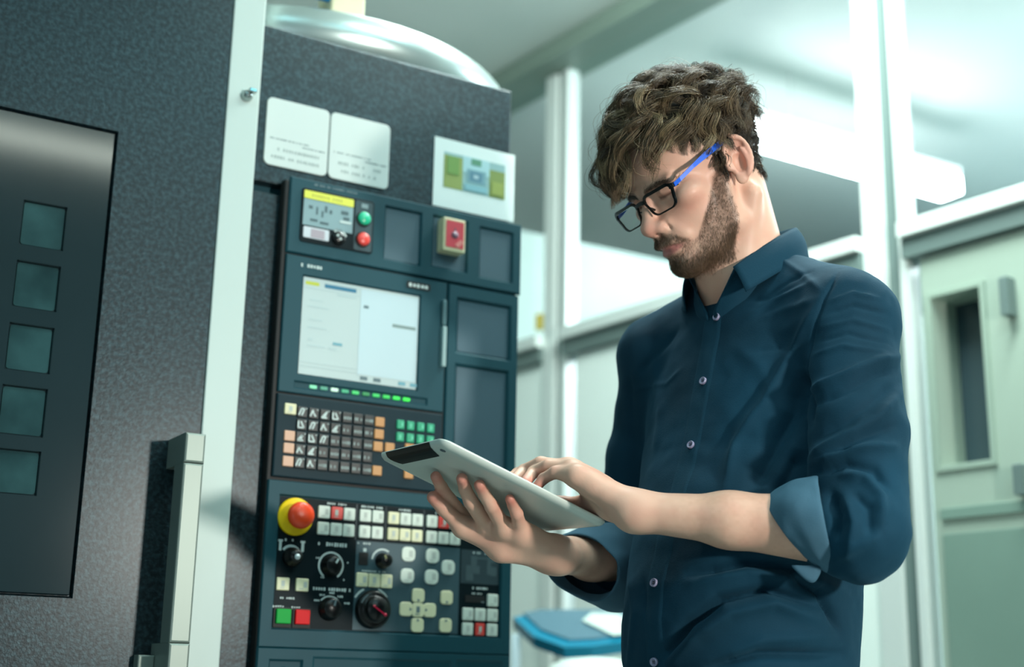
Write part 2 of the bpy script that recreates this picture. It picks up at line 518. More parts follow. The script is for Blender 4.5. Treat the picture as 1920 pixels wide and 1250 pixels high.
M_kpeach = mat('peach_key', '#cf9f84', 0.42)
M_kgreen = mat('green_key', '#149a72', 0.4)
M_kred = mat('red_key', '#d8433c', 0.4)
M_kprint = mat('key_print', '#b3bab2', 0.6)
M_ktan = mat('ivory_key', '#dcd9b4', 0.4)
M_knob = mat('black_knob', '#07090a', 0.28, spec=0.35)


def mroot(name, label, cat):
    r = empty(name, O3, UANG); return tag(r, label, cat)


# ---------------------------------------------------------------- body, door, strip
cnc = mroot('machining_center', 'large charcoal machine tool with sliding door, silver strip and grained panels', 'machine')
q = MB(); q.box((-1.02, 0.0, -1.3), (0.222, 1.70, -0.045)); q.box((-1.02, 1.70, -1.3), (0.205, 1.972, -0.045))
q.build('body', M_panel, cnc)
q = MB(); q.rrect(-0.262, 0.205, 1.715, 1.972, -0.044, -0.024, 0.0, 0.003); q.build('fascia', M_grain, cnc)
q = MB(); q.rrect(-0.245, -0.188, 0.02, 1.700, -0.044, -0.026, 0.0, 0.003); q.build('side_panel', M_grain, cnc)

door_ = MB()                                         # sliding door leaf with a hole for its window cover
door_.holes(-1.0, -0.3025, 0.10, 2.25, -0.044, 0.0, [(-0.92, -0.4545, 1.082, 1.7345, -0.008)], 0.003)
dr = door_.build('door', M_grain, cnc)
WIN = [(-0.571, -0.513, a, b) for a, b in ((1.5455, 1.609), (1.459, 1.5235), (1.373, 1.437), (1.2875, 1.353), (1.2105, 1.269))]
WIN2 = [(h[0] - 0.10, h[1] - 0.10, h[2], h[3]) for h in WIN] + [(h[0] - 0.20, h[1] - 0.20, h[2], h[3]) for h in WIN]
q = MB(); q.holes(-0.915, -0.4595, 1.087, 1.7295, -0.0078, -0.001, [(*h, -0.0070) for h in WIN + WIN2], 0.0015)
q.build('window_cover', M_cover, dr)
M_win = mat('window_pane_teal', '#1d3235', 0.07, vary=(9, '#345355'))
for h in WIN + WIN2:
    q = MB(); q.rrect(h[0] + 0.002, h[1] - 0.002, h[2] + 0.002, h[3] - 0.002, -0.0069, -0.0055, 0.004); q.build('window_pane', M_win, dr)
# grip handle
hb = MB()
D = 0.078
u0, u1 = -0.346, -0.318
hb.rrect(u0, u1, 1.262, 1.302, 0.0002, D, 0.0, 0.003)
hb.rrect(u0, u1, 0.80, 1.028, 0.0002, D, 0.0, 0.003)
hb.rrect(u0, u1, 1.0282, 1.2618, D - 0.040, D - 0.001, 0.0, 0.003)
hb.rrect(u0 - 0.022, u0, 0.80, 1.013, 0.0002, 0.02, 0.0, 0.002)
hb.build('handle', M_handle, dr)

q = MB(); q.rrect(-0.3005, -0.2505, 0.05, 2.25, -0.044, 0.0, 0.0, 0.002)
st = q.build('frame_strip', M_strip, cnc)
q = MB()
q.lathe(-0.2715, 1.8345, [(0.0001, 0.0), (0.009, 0.0), (0.009, 0.004), (0.006, 0.008), (0.0055, 0.012), (0.0001, 0.0125)], 20)
q.rrect(-0.2735, -0.2625, 1.8355, 1.8405, 0.0095, 0.0215, 0.0, 0.001)
q.build('lock_knob', mat('chrome', '#aab4b2', 0.15, 0.9), st)

# ---------------------------------------------------------------- things stuck on the fascia
FO = -0.0238                                         # fascia front


def fas(u, v, o=FO):                                 # panel-plane reading -> same sight line on the fascia plane
    p = O3 + np.array([math.cos(UANG), math.sin(UANG), 0]) * u + np.array([0, 0, v])
    N = np.array([math.sin(UANG), -math.cos(UANG), 0]); d = p - CAM
    t = ((O3 + N * o - CAM) @ N) / (d @ N); r = CAM + d * t - O3
    return r @ np.array([math.cos(UANG), math.sin(UANG), 0]), r[2]


M_plate = mat('white_notice_plate', '#c6cfcb', 0.4, bump=(25, 0.03, 0.001))
for k, (a, b, lab) in enumerate(((-0.2385, -0.1365, 'left of two white rounded notice plates on the dark machine front'),
                                 (-0.1345, -0.0325, 'right of two white rounded notice plates, the one nearer the photo sheet'))):
    r = mroot('notice_plate', lab, 'sign')
    a2, v0 = fas(a, 1.7335); b2, v1 = fas(b, 1.842)
    q = MB(); q.rrect(a2, b2, v0, v1, FO, FO + 0.003, 0.009, 0.0008); q.build('plate', M_plate, r)
    q = MB(); w_ = b2 - a2; m_ = (a2 + b2) / 2; z_ = FO + 0.003
    q.m = 0
    q.words(m_ - 0.012, v0 + 0.044, w_ * .62, 0.0022, z_, 11 + k); q.words(m_ + 0.028, v0 + 0.0385, w_ * .36, 0.0022, z_, 21 + k)
    q.m = 1
    q.words(m_, v0 + 0.0275, w_ * .78, 0.0055, z_, 31 + k); q.words(m_, v0 + 0.0145, w_ * (.78 - .2 * k), 0.0055, z_, 41 + k)
    q.build('notice_text', [M_greyprint, mat('soft_grey_print', '#9ba6a4', 0.6)], r)
r = mroot('photo_sheet', 'white paper sheet with a printed green and blue photo above the control panel', 'poster')
a2, v0 = fas(0.048, 1.7255); b2, v1 = fas(0.201, 1.8440)
q = MB(); q.rrect(a2, b2 - 0.002, v0, v1, FO, FO + 0.0012); q.build('sheet', mat('paper', '#dde8e6', 0.55), r)
a3, v2 = fas(0.066, 1.7605); b3, v3 = fas(0.1805, 1.8215)
z_ = FO + 0.0012
W3, H3 = b3 - a3, v3 - v2
def pic(name, cols):
    q = MB(); ms = []
    for i, (c, x0, x1, y0, y1) in enumerate(cols):
        q.m = i; q.rrect(a3 + x0 * W3, a3 + x1 * W3, v2 + y0 * H3, v2 + y1 * H3, z_ - 0.0004, z_ + 0.0003 + i * 0.0001)
        ms.append(mat('picture_ink_%d' % i, c, 0.5))
    q.build(name, ms, r)
pic('printed_picture', [('#8fb3b4', 0, 1, 0, 1), ('#8a9a4c', 0, .30, 0, .92), ('#7d8f45', .74, 1, 0, .78), ('#a7cdd2', .3, .74, .55, 1), ('#6f9aa6', .37, .68, .28, .66),
                        ('#4f7f93', .42, .62, .34, .6), ('#a9c3cb', .48, .56, .42, .52), ('#4f8d6e', .44, .6, .80, .97), ('#6a9440', .05, .24, .4, .9), ('#93a04a', .78, .97, .08, .45), ('#7fb2bd', .34, .7, .05, .22)])

# drum and box on the machine roof
r = empty('roof_drum', at(565, 60, 2.62) * np.array([1, 1, 0]) + np.array([0, 0, 1.9722]))
tag(r, 'shiny silver cylinder standing on the machine roof', 'tank')
q = MB('xyz'); DR = 0.40
q.rings([[(rr * math.cos(2 * math.pi * k / 64), rr * math.sin(2 * math.pi * k / 64), z) for k in range(64)] for rr, z in ((DR, 0), (DR, 0.066), (DR - .003, 0.0695), (DR - 0.02, 0.0705))], smooth=True)
q.build('shell', mat('polished_steel', '#c2d3d0', 0.30, 0.75), r)
bx = empty('junction_box', at(640, 14, 2.26) * np.array([1, 1, 0]) + np.array([0, 0, 2.0429]), UANG)
tag(bx, 'cream box with a blue cap standing on the silver roof cylinder', 'box')
q = MB('xyz'); q.rrect(-0.03, 0.03, -0.03, 0.03, 0, 0.10, 0.004, 0.003); q.build('case', mat('cream_box', '#dcd6b2', 0.5), bx)
q = MB('xyz'); q.tube([(-0.0302, -0.02, 0.030), (-0.058, -0.02, 0.030)], 0.012, 14); q.build('blue_cap', mat('blue_cap', '#0a8fd6', 0.35), bx)

# ---------------------------------------------------------------- control panel
cp = mroot('control_panel', 'tall blue grey operator console with screen, keyboard, dials and push buttons on the machine front', 'control panel')
HB = -0.0235
q = MB(); q.rrect(-0.199, 0.211, 0.55, 1.7195, HB, -0.006, 0, 0.002); q.build('housing', M_dark, cp)
PK = -0.009
q = MB(); q.holes(-0.1905, 0.2145, 1.6060, 1.7225, -0.0059, 0.0, [(-0.0345, 0.0315, 1.6195, 1.7095, PK + .004), (0.0500, 0.1155, 1.6225, 1.7110, PK + .004), (0.1360, 0.2005, 1.6200, 1.7080, PK + .004)], 0.0035)
hp = q.build('header_panel', M_panel, cp)
for a, b, c, d in ((-0.031, 0.028, 1.623, 1.706), (0.0535, 0.112, 1.626, 1.7075), (0.1395, 0.197, 1.6235, 1.7045)):
    q = MB(); q.rrect(a, b, c, d, PK + .0042, PK + .0052, 0.002); q.build('blank_plate', M_pocket, hp)
q = MB(); q.words(-0.119, 1.7180, 0.07, 0.0035, 0.0, 5); q.build('faint_lettering', M_greyprint, hp)
# switch plate
q = MB(); q.rrect(-0.1740, -0.0535, 1.6235, 1.7095, 0.0002, 0.0018, 0.005, 0.0008); sp = q.build('switch_plate', M_inset, cp)
Z = 0.0018
q = MB(); q.rrect(-0.0855, -0.0560, 1.6265, 1.7065, Z, Z + 0.0005, 0.003); q.build('lamp_field', mat('dark_teal_field', '#2c4248', 0.4), sp)
q = MB(); q.rrect(-0.1705, -0.0890, 1.6930, 1.7055, Z, Z + 0.0012, 0.0015); q.m = 1; q.words(-0.128, 1.6992, 0.06, 0.005, Z + 0.0012, 8)
q.build('warning_label', [mat('yellow_label', '#d9d94a', 0.5), mat('ochre_print', '#b9b545', 0.5)], sp)
q = MB(); q.rrect(-0.1705, -0.0890, 1.6505, 1.6925, Z, Z + 0.0006)
q.m = 1
rr = random.Random(3)
for a, b, c, d in ((-.162, 1.680, .006, .005), (-.150, 1.676, .003, .012), (-.141, 1.672, .003, .010), (-.136, 1.681, .004, .010), (-.128, 1.678, .004, .006), (-.109, 1.681, .012, .006), (-.105, 1.672, .010, .005), (-.159, 1.660, .012, .004), (-.143, 1.658, .014, .004)):
    q.rrect(a, a + c, b - d / 2, b + d / 2, Z + .0005, Z + .0009)
q.m = 2; q.rrect(-.1105, -.0915, 1.6645, 1.6680, Z + .0005, Z + .0012)
q.build('diagram_label', [mat('grey_label', '#7f9ba0', 0.5), mat('slate_print', '#3d565c', 0.5), M_print], sp)
q = MB(); q.rrect(-0.1690, -0.1270, 1.6305, 1.6480, Z, Z + 0.0016, 0.002, 0.0005); q.m = 1; q.rrect(-0.157, -0.1345, 1.632, 1.6455, Z + .0015, Z + .0019)
q.build('counter_window', [mat('counter_white', '#c7ccd2', 0.35), mat('counter_mauve', '#a79aa3', 0.35)], sp)
q = MB(); q.m = 1; q.arc(-0.1115, 1.6390, 0.0105, 0.0150, 20, 125, Z, Z + .0006)
q.m = 0; q.lathe(-0.1115, 1.6385, [(0.0105, Z), (0.0105, 0.006), (0.0095, 0.0075), (0.0001, 0.0076)], 24)
q.m = 1; q.bar((-0.116, 1.6425), (-0.1135, 1.6405), 0.0035, 0.0076, 0.0085); q.bar((-0.1115, 1.638), (-0.1085, 1.6355), 0.003, 0.0076, 0.0085)
q.build('key_switch', [M_knob, M_print], sp)
for v, c, nme in ((1.6775, '#1fb78a', 'green_button'), (1.6440, '#e0453d', 'red_button')):
    q = MB(); q.m = 1; q.lathe(-0.0715, v, [(0.0122, Z), (0.0122, 0.004), (0.0108, 0.0045)], 28)
    q.m = 0; q.lathe(-0.0715, v, [(0.0103, 0.003), (0.0103, 0.0078), (0.0090, 0.0092), (0.0001, 0.0096)], 28)
    q.build(nme, [mat(nme + '_cap', c, 0.3), M_dark], sp)
q = MB(); q.rrect(-.0755, -.0645, 1.6955, 1.7025, Z + .0004, Z + .001); q.build('lamp_caption', mat('pale_caption', '#84979a', 0.5), sp)
# red isolator box
q = MB(); q.m = 0; q.rrect(0.0612, 0.1005, 1.6490, 1.7040, -0.004, 0.017, 0.002, 0.0015); q.m = 1; q.rrect(0.0655, 0.0975, 1.6550, 1.6995, 0.0168, 0.0178, 0.001)
q.m = 2; q.lathe(0.0815, 1.6765, [(0.006, 0.0178), (0.006, 0.0186), (0.0001, 0.0187)], 16); q.rrect(0.0805, 0.0825, 1.682, 1.688, 0.0178, 0.0186)
q.m = 3; q.bar((0.084, 1.658), (0.095, 1.668), 0.007, 0.0178, 0.0183)
q.build('isolator_switch', [mat('cream_case', '#d9cfa6', 0.4), mat('red_face', '#cf3f4b', 0.4), mat('mauve_mark', '#7c5d6e', 0.5), mat('pink_mark', '#dc8078', 0.5)], hp)

# display unit
q = MB(); q.holes(-0.1905, 0.0785, 1.3925, 1.6000, -0.0059, 0.0, [(-0.1640, 0.0345, 1.4195, 1.5735, -0.0045), (-0.168, 0.052, 1.3985, 1.4105, -0.003)], 0.002)
dp = q.build('display_unit', M_panel, cp)
q = MB()
q.m = 0; q.rrect(-0.1615, 0.0320, 1.4220, 1.5710, -0.0044, -0.0030)
zs = -0.0030
def mk(i, u, v, w, h): q.m = i; q.rrect(u, u + w, v, v + h, zs - .0002, zs + .0002 + i * .00005)
mk(4, -0.067, 1.4335, 0.0985, 0.1335)
mk(1, -0.158, 1.5595, 0.022, 0.0055); mk(2, -0.127, 1.5590, 0.052, 0.0060)
mk(3, -0.159, 1.5545, 0.09, 0.0008); mk(3, -0.105, 1.5500, 0.03, 0.0030); mk(3, -0.0665, 1.4300, 0.0008, 0.125)
mk(3, -0.160, 1.4345, 0.19, 0.0009); mk(3, -0.160, 1.4405, 0.19, 0.0006)
mk(5, -0.012, 1.5150, 0.040, 0.0050)
for i, (u, v, w) in enumerate(((-0.150, 1.536, .022), (-.152, 1.526, .033), (-.15, 1.506, .022), (-.15, 1.494, .03), (-.150, 1.466, .028), (-.06, 1.518, .05), (-.052, 1.497, .05), (-.06, 1.464, .044), (-.05, 1.486, .032), (-.06, 1.505, .036), (.002, 1.549, .022))):
    mk(3, u, v, w, 0.0018)
mk(6, -.0615, 1.5375, .008, .0045); mk(3, -.041, 1.537, .006, .005); mk(3, -.149, 1.474, .007, .004); mk(7, -.109, 1.4725, .015, .0042); mk(3, -.115, 1.4650, .012, .003)
for u, i in ((-.062, 6), (-.04, 6), (.002, 7), (.022, 7)): mk(i, u, 1.4255, .012, .0055)
def scr(n, c): return mat(n, c, 0.25, emit=c, emit_s=0.12)
q.build('screen', [scr('screen_white', '#b6c4c3'), scr('screen_yellow', '#b9c04b'), scr('screen_blue', '#3f7590'), scr('screen_line', '#aebfc0'), scr('screen_cool', '#bacdd2'), scr('screen_grey', '#7d8f8c'), scr('screen_dark', '#62757a'), scr('screen_teal', '#6fa0ac')], dp)
q = MB(); q.words(-0.150, 1.5873, 0.036, 0.0055, 0.0005, 2, 0.005); q.build('left_badge', M_print, dp)
q = MB(); q.rrect(0.008, 0.0495, 1.5815, 1.5925, 0.0002, 0.001, .002); q.m = 1; q.words(0.030, 1.5868, 0.036, 0.0062, 0.001, 6, 0.007); q.build('right_badge', [M_dark, mat('bright_badge', '#dfe6e2', 0.4)], dp)
LEDS = [('#6fc39a', .5), ('#3f8f76', .3), ('#b7d8c2', .6), ('#2f9a70', .35), ('#2fae5c', .6), ('#1c7f46', .35), ('#22a850', .7), ('#1fa845', .8), ('#22c043', 1.0), ('#28c93c', 1.1)]
for i, (c, s) in enumerate(LEDS):
    u = -0.137 + i * 0.01705
    q = MB(); q.rrect(u - 0.0058, u + 0.0058, 1.4018, 1.4070, -0.0029, -0.0008, 0.0015, 0.0004); q.build('indicator_lamp', mat('indicator_%d' % i, c, 0.4, emit=c, emit_s=s), dp)
q = MB(); q.rrect(0.0700, 0.0768, 1.4620, 1.5265, 0.0002, 0.010, 0.001, 0.001); q.m = 1; q.rrect(0.0700, 0.0768, 1.5295, 1.5700, 0.0002, 0.007, 0.001, 0.001)
q.build('latch', [mat('pale_latch', '#9fb9b9', 0.3, 0.3), mat('dim_latch', '#5c7a7f', 0.3, 0.3)], dp)

# right-hand blank column
q = MB(); q.holes(0.0850, 0.2120, 1.2660, 1.6000, -0.0059, -0.001, [(0.0980, 0.2000, 1.4890, 1.5820, PK + .003), (0.0985, 0.1975, 1.2900, 1.4735, PK + .003)], 0.004)
rp = q.build('blank_column', M_panel, cp)
q = MB(); q.rrect(0.103, 0.195, 1.494, 1.577, PK + .0032, PK + .0042, .002); q.build('blank_plate', M_pocket, rp)
q = MB(); q.rrect(0.1035, 0.1925, 1.295, 1.4685, PK + .0032, PK + .0042, .002); q.build('blank_plate', M_pocket, rp)

# keyboard
q = MB(); q.rrect(-0.1920, 0.0785, 1.2670, 1.3885, -0.0059, 0.0, 0, 0.002); kb = q.build('keyboard_panel', mat('slate_keyboard_panel', '#152d35', 0.5, spec=0.15), cp)
KEYMESH = {}


def key(parent, u, v, w, h, m, legend=None, seed=0, name='key', r=0.0015, out=0.0, hgt=0.0032, lm=None):
    """One key cap; printed legend in the cap's own mesh."""
    k = (w, h, m.name, legend, seed % 4 if legend else 0, r, hgt)
    if k not in KEYMESH:
        q = MB()
        q.rrect(-w / 2, w / 2, -h / 2, h / 2, 0.0002, hgt, r, min(0.0012, hgt * .4), 4)
        rr = random.Random(seed); q.m = 1; z = hgt
        if legend == 'letter':                       # pale unreadable glyph of short strokes
            pts = [(-.28, -.3), (-.28, .32), (.02, .02), (.24, .3), (.26, -.28), (-.05, .3), (.0, -.3)]
            a = rr.sample(pts, 4)
            for i in range(3):
                q.bar((a[i][0] * w - .001, a[i][1] * h), (a[i + 1][0] * w - .001, a[i + 1][1] * h), 0.0022, z - .0002, z + .0003)
            q.bar((w * .30, h * .34), (w * .42, h * .34), 0.0012, z - .0002, z + .0003)
        elif legend == 'dash':
            q.words(0, -h * .05, w * .72, h * .30, z, seed, w * .2)
        elif legend == 'mark':
            x = rr.uniform(-.2, .1) * w
            q.rrect(x, x + w * .28, -h * .2, h * .25, z - .0002, z + .00025); q.rrect(-w * .25, w * .1, -h * .34, -h * .28, z - .0002, z + .00025)
        elif legend in ('up', 'down', 'left', 'right'):
            s = {'up': (0, -.34), 'down': (0, .34), 'left': (.34, 0), 'right': (-.34, 0)}[legend]
            q.lathe(s[0] * w, s[1] * h, [(0.0028, z - .0002), (0.0028, z + .0003), (0.0001, z + .00032)], 3, False)
        o = q.build(name, [m, lm or M_kprint], None)
        COL.objects.unlink(o); KEYMESH[k] = o.data; bpy.data.objects.remove(o)
    o = bpy.data.objects.new(name, KEYMESH[k]); link(o, parent)
    o.location = (u, -out, v)
    return o


key(kb, -0.1718, 1.3665, 0.0180, 0.0160, mat('ivory_cap', '#d9d2aa', 0.4), 'mark', 3)
for v in (1.3271, 1.3091, 1.2899): key(kb, -0.1707, v, 0.0165, 0.0150, M_kpeach)
for i in range(5):
    for j in range(7):
        u = -0.1532 + j * 0.0178; v = 1.3640 - i * 0.0186
        big = j < (4, 4, 3, 2, 2)[i]
        key(kb, u, v, 0.0158, 0.0160, M_kblack, 'letter' if big else 'dash', i * 3 + j * 5, lm=M_print if big else mat('dim_print', '#8b9a98', 0.6))
for u, v in ((-0.0284, 1.3636), (-0.0289, 1.3450), (-0.0297, 1.3262), (-0.0102, 1.3264), (0.0231, 1.3286), (-0.0295, 1.2896), (0.0231, 1.2900)):
    key(kb, u, v, 0.0155, 0.0145, M_korange)
for i in range(2):
    for j in range(4):
        key(kb, 0.0064 + j * 0.0171, 1.3637 - i * 0.0189, 0.0125, 0.0138, M_kgreen, 'mark', j + i, lm=mat('mint_print', '#5fc4a0', 0.5))

# operation panel
q = MB(); q.holes(-0.1960, 0.2075, 1.0300, 1.2610, -0.0059, 0.0, [(-0.1795, 0.1915, 1.0530, 1.2425, -0.0045)], 0.002)
op = q.build('operation_panel', M_panel, cp)
BZ = -0.0035
q = MB(); q.rrect(-0.1765, 0.1885, 1.0560, 1.2395, -0.0044, BZ)
q.m = 1; q.rrect(-0.0550, 0.1180, 1.0570, 1.1850, BZ - .0002, BZ + 0.0003)
q.m = 2; q.rrect(0.1205, 0.1870, 1.1330, 1.1840, BZ - .0002, BZ + 0.0003)
for a, b in ((-.0575, -.0560), (-.0095, -.0085), (.0540, .0550)): q.rrect(a, b, 1.186, 1.238, BZ - .0002, BZ + .0003)
q.build('operator_plate', [M_inset, M_inset2, mat('slate_field', '#2b3d43', 0.45)], op)
def caption(u, v, w, h, o, seed, step, m=M_print, name='caption'):
    q = MB(); q.words(u, v, w, h, o, seed, step); return q.build(name, m, op)


for u, w in ((-.089, .030), (-.033, .033), (.022, .020), (.081, .028)): caption(u, 1.2355, w, 0.0032, BZ, int(u * 1000) % 50, .0035)
caption(-.092, 1.1765, .046, .0058, BZ, 4, .0042); caption(-.090, 1.1125, .058, .0052, BZ, 9, .0040)
for u, v in ((-.114, 1.156), (-.068, 1.152), (-.105, 1.129), (-.073, 1.127)): caption(u, v, .006, .0028, BZ, int(v * 999), .003)
for u, v in ((-.112, 1.096), (-.104, 1.104), (-.089, 1.1075), (-.076, 1.103), (-.065, 1.094)): caption(u, v, .009, .003, BZ, int(u * -999), .003)
for a_ in ((-.157, 1.0970, .022, .0030, BZ, 3, .0032), (-.172, 1.0845, .019, .0042, BZ, 8, .0035), (-.143, 1.0840, .014, .0042, BZ, 8, .0035), (-.160, 1.1785, .012, .004, BZ, 12, .0035),
           (.1546, 1.1266, .026, .0035, BZ, 2, .0035), (.152, 1.1185, .022, .0022, BZ, 5, .003), (.153, 1.1800, .024, .0036, BZ + .0003, 7, .0035), (-.042, 1.1815, .022, .0030, BZ + .0003, 4, .003),
           (-.024, 1.1420, .040, .0022, BZ + .0003, 6, .003)): caption(*a_)
for u in (-.1725, -.1385):
    q = MB(); q.rrect(u - .0035, u + .0035, 1.1755, 1.1785, BZ - .0002, BZ + .0003); q.rrect(u - .0020, u + .0020, 1.163, 1.1755, BZ - .0002, BZ + .0003); q.build('override_symbol', M_print, op)
q = MB(); q.rrect(-.0435, -.0385, 1.1695, 1.1745, BZ, BZ + .0006); q.build('override_symbol', M_print, op)
q = MB()
for a, b, c, d in ((.137, .148, 1.160, 1.175), (.129, .139, 1.150, 1.1605), (.1385, .153, 1.148, 1.1605), (.129, .142, 1.137, 1.1505), (.1475, .1665, 1.1705, 1.1735), (.166, .180, 1.166, 1.175), (.166, .173, 1.148, 1.1665), (.1725, .183, 1.146, 1.160)):
    q.rrect(a, b, c, d, BZ - .0002, BZ + .0006)
q.build('axis_diagram', mat('faded_print', '#3f5257', 0.5), op)
# emergency stop
q = MB(); q.m = 0; q.lathe(-0.1536, 1.2118, [(0.0270, BZ), (0.0270, 0.001), (0.0255, 0.003), (0.0001, 0.0031)], 40)
q.m = 1; q.lathe(-0.1536, 1.2118, [(0.0125, 0.003), (0.0125, 0.014), (0.0185, 0.016), (0.0192, 0.021), (0.0185, 0.026), (0.0150, 0.029), (0.008, 0.0305), (0.0001, 0.031)], 40)
q.build('emergency_stop', [mat('safety_yellow', '#e6bf00', 0.45, spec=0.25), mat('stop_red', '#de4016', 0.32)], op)
# white keys
for us, ms in (((-.1090, -.0888, -.0690), 'wrw'), ((-.0433, -.0229), 'ww'), ((.0030, .0229, .0428), 'iww'), ((.0674, .0876, .1075), 'wrw')):
    for j, u in enumerate(us):
        key(op, u, 1.2222, 0.0182, 0.0180, {'w': M_kwhite, 'r': M_kred, 'i': M_ktan}[ms[j]], 'mark', j + int(u * 500), out=BZ, r=0.002)
        key(op, u, 1.1985, 0.0182, 0.0180, M_kcream if (j == 0 and ms[0] == 'i') else (M_ktan if ms[0] == 'i' else M_kwhite), 'mark', j + int(u * 700) + 2, out=BZ, r=0.002)
for j, u in enumerate((-.0440, -.0243, -.0046)): key(op, u, 1.1286, 0.0185, 0.0200, M_ktan, 'mark', j, out=BZ, r=0.002)
for u, v in ((.0297, 1.1704), (.0702, 1.1704), (.0975, 1.1548), (.0290, 1.1385), (.0697, 1.1390)):
    key(op, u, v, 0.0225, 0.0215, M_kwhite, 'mark', int(u * 900), out=BZ, r=0.0075)
for u, v, l in ((.0486, 1.1105, 'up'), (.0488, 1.0675, 'down'), (.0289, 1.0900, 'left'), (.0687, 1.0900, 'right'), (.0490, 1.0895, 'mark'), (.0965, 1.1100, 'up'), (.0960, 1.0690, 'down')):
    key(op, u, v, 0.0205, 0.0205, M_ktan, l, 1, out=BZ, r=0.0055, lm=M_greyprint)
key(op, .1765, 1.1096, 0.0185, 0.0185, M_kwhite, 'mark', 2, out=BZ, r=.002)
for j, u in enumerate((.1338, .1551, .1766)):
    key(op, u, 1.0872, 0.0185, 0.0185, M_kwhite, 'mark', j, out=BZ, r=.002)
    key(op, u, 1.0652, 0.0185 if j != 1 else .016, 0.0185, M_kred if j == 1 else M_kwhite, 'mark', j + 3, out=BZ, r=.002)
key(op, -.1657, 1.1163, .0190, .0180, M_kcream, 'mark', 1, out=BZ, r=.0015, name='lit_button')
key(op, -.1366, 1.1163, .0190, .0180, M_ktan, 'mark', 2, out=BZ, r=.0015, name='lit_button')
for u, c, nme in ((-.1630, '#0a9a3c', 'start_button'), (-.1345, '#d3181d', 'stop_button')):
    q = MB(); q.m = 1; q.rrect(u - .0140, u + .0135, 1.0560, 1.0840, BZ, BZ + .002, .001, .0005); q.m = 0; q.rrect(u - .0108, u + .0108, 1.0615, 1.0815, BZ + .0018, BZ + .0065, .001, .001)
    q.build(nme, [mat(nme + '_cap', c, 0.45, spec=0.15), M_dark], op)
q = MB(); q.rrect(-.0500, -.0355, 1.1500, 1.1682, BZ, BZ + .0012, .0005); q.build('socket_window', M_dark, op)
q = MB(); q.rrect(.1290, .1630, 1.1050, 1.1155, BZ, BZ + .001, .0005); q.m = 1; q.rrect(.157, .162, 1.105, 1.107, BZ + .0008, BZ + .0013); q.build('readout_window', [M_dark, M_greyprint], op)


def dial(u, v, r, h, a0=None, a1=None, rr=None, ptr=60, name='dial', pm=None, arcm=None):
    q = MB()
    if rr: q.m = 1; q.arc(u, v, rr - .0026, rr, a0, a1, BZ, BZ + .0006, 28)
    q.m = 0; q.lathe(u, v, [(r * 1.12, BZ), (r * 1.12, BZ + .002), (r, BZ + .003), (r * .92, BZ + h * .9), (r * .8, BZ + h), (.0001, BZ + h)], 28)
    t = math.radians(ptr); c, s = math.cos(t), math.sin(t)
    q.m = 2; q.bar((u + r * .25 * c, v + r * .25 * s), (u + r * .78 * c, v + r * .78 * s), .0026, BZ + h - .0003, BZ + h + .0004)
    q.build(name, [M_knob, M_print, pm or M_print], op)


q = MB(); q.m = 1; q.arc(-.1560, 1.1560, .0125, .0160, 35, 145, BZ, BZ + .0006)
q.m = 0; q.lathe(-.1550, 1.1545, [(.0135, BZ), (.0135, .004), (.0105, .006), (.0095, .017), (.0085, .019), (.0001, .019)], 28)
q.m = 2; q.lathe(-.1545, 1.1535, [(.0042, .0188), (.0042, .020), (.0001, .0204)], 16)
q.build('selector_dial', [M_knob, M_print, mat('silver_cap', '#c8d0d2', 0.25, 0.3)], op)
dial(-.0935, 1.1462, .0135, .0150, -55, 235, .0200, 60)
dial(-.0925, 1.0850, .0150, .0160, 40, 140, .0185, 75, pm=M_greyprint)
dial(-.0120, 1.1580, .0105, .0170, 55, 175, .0180, 120, pm=mat('ochre_pointer', '#8b8a58', 0.5))
q = MB(); q.m = 1; q.arc(-.0270, 1.0880, .0285, .0315, 115, 150, BZ, BZ + .0007); q.arc(-.0270, 1.0880, .0285, .0315, 35, 70, BZ, BZ + .0007)
q.m = 0; q.lathe(-.0255, 1.0870, [(.0275, BZ), (.0275, .002), (.0262, .006), (.0245, .0075), (.0215, .008), (.0180, .0085), (.0175, .018), (.0160, .0205), (.0001, .021)], 40)
q.m = 2; q.bar((-.0330, 1.0905), (-.0150, 1.0790), .0020, .0209, .0215); q.lathe(-.0330, 1.0905, [(.0018, .0209), (.0018, .0216), (.0001, .0217)], 12); q.lathe(-.0150, 1.0790, [(.0024, .0209), (.0024, .0216), (.0001, .0217)], 12)
q.m = 3; q.arc(-.0255, 1.0870, .0222, .0238, 120, 160, .0078, .0084)
q.build('handwheel', [M_knob, M_print, mat('crimson_mark', '#c2143c', 0.4), M_greyprint], op)

# blank lower front with pockets
q = MB(); q.holes(-0.1960, 0.2075, 0.55, 1.0270, -0.0059, 0.0, [(-0.1800, -0.1290, 0.90, 1.0130, -0.0045), (-0.1150, 0.1080, 0.72, 1.0180, -0.002), (0.1150, 0.1960, 0.72, 1.0200, -0.002)], 0.003)
lp = q.build('lower_panel', M_panel, cp)
q = MB(); q.lathe(-0.1560, 0.9900, [(.0130, -.0044), (.0130, -.0035), (.0115, -.0030), (.0001, -.0030)], 28); q.build('blind_plug', M_panel, lp)
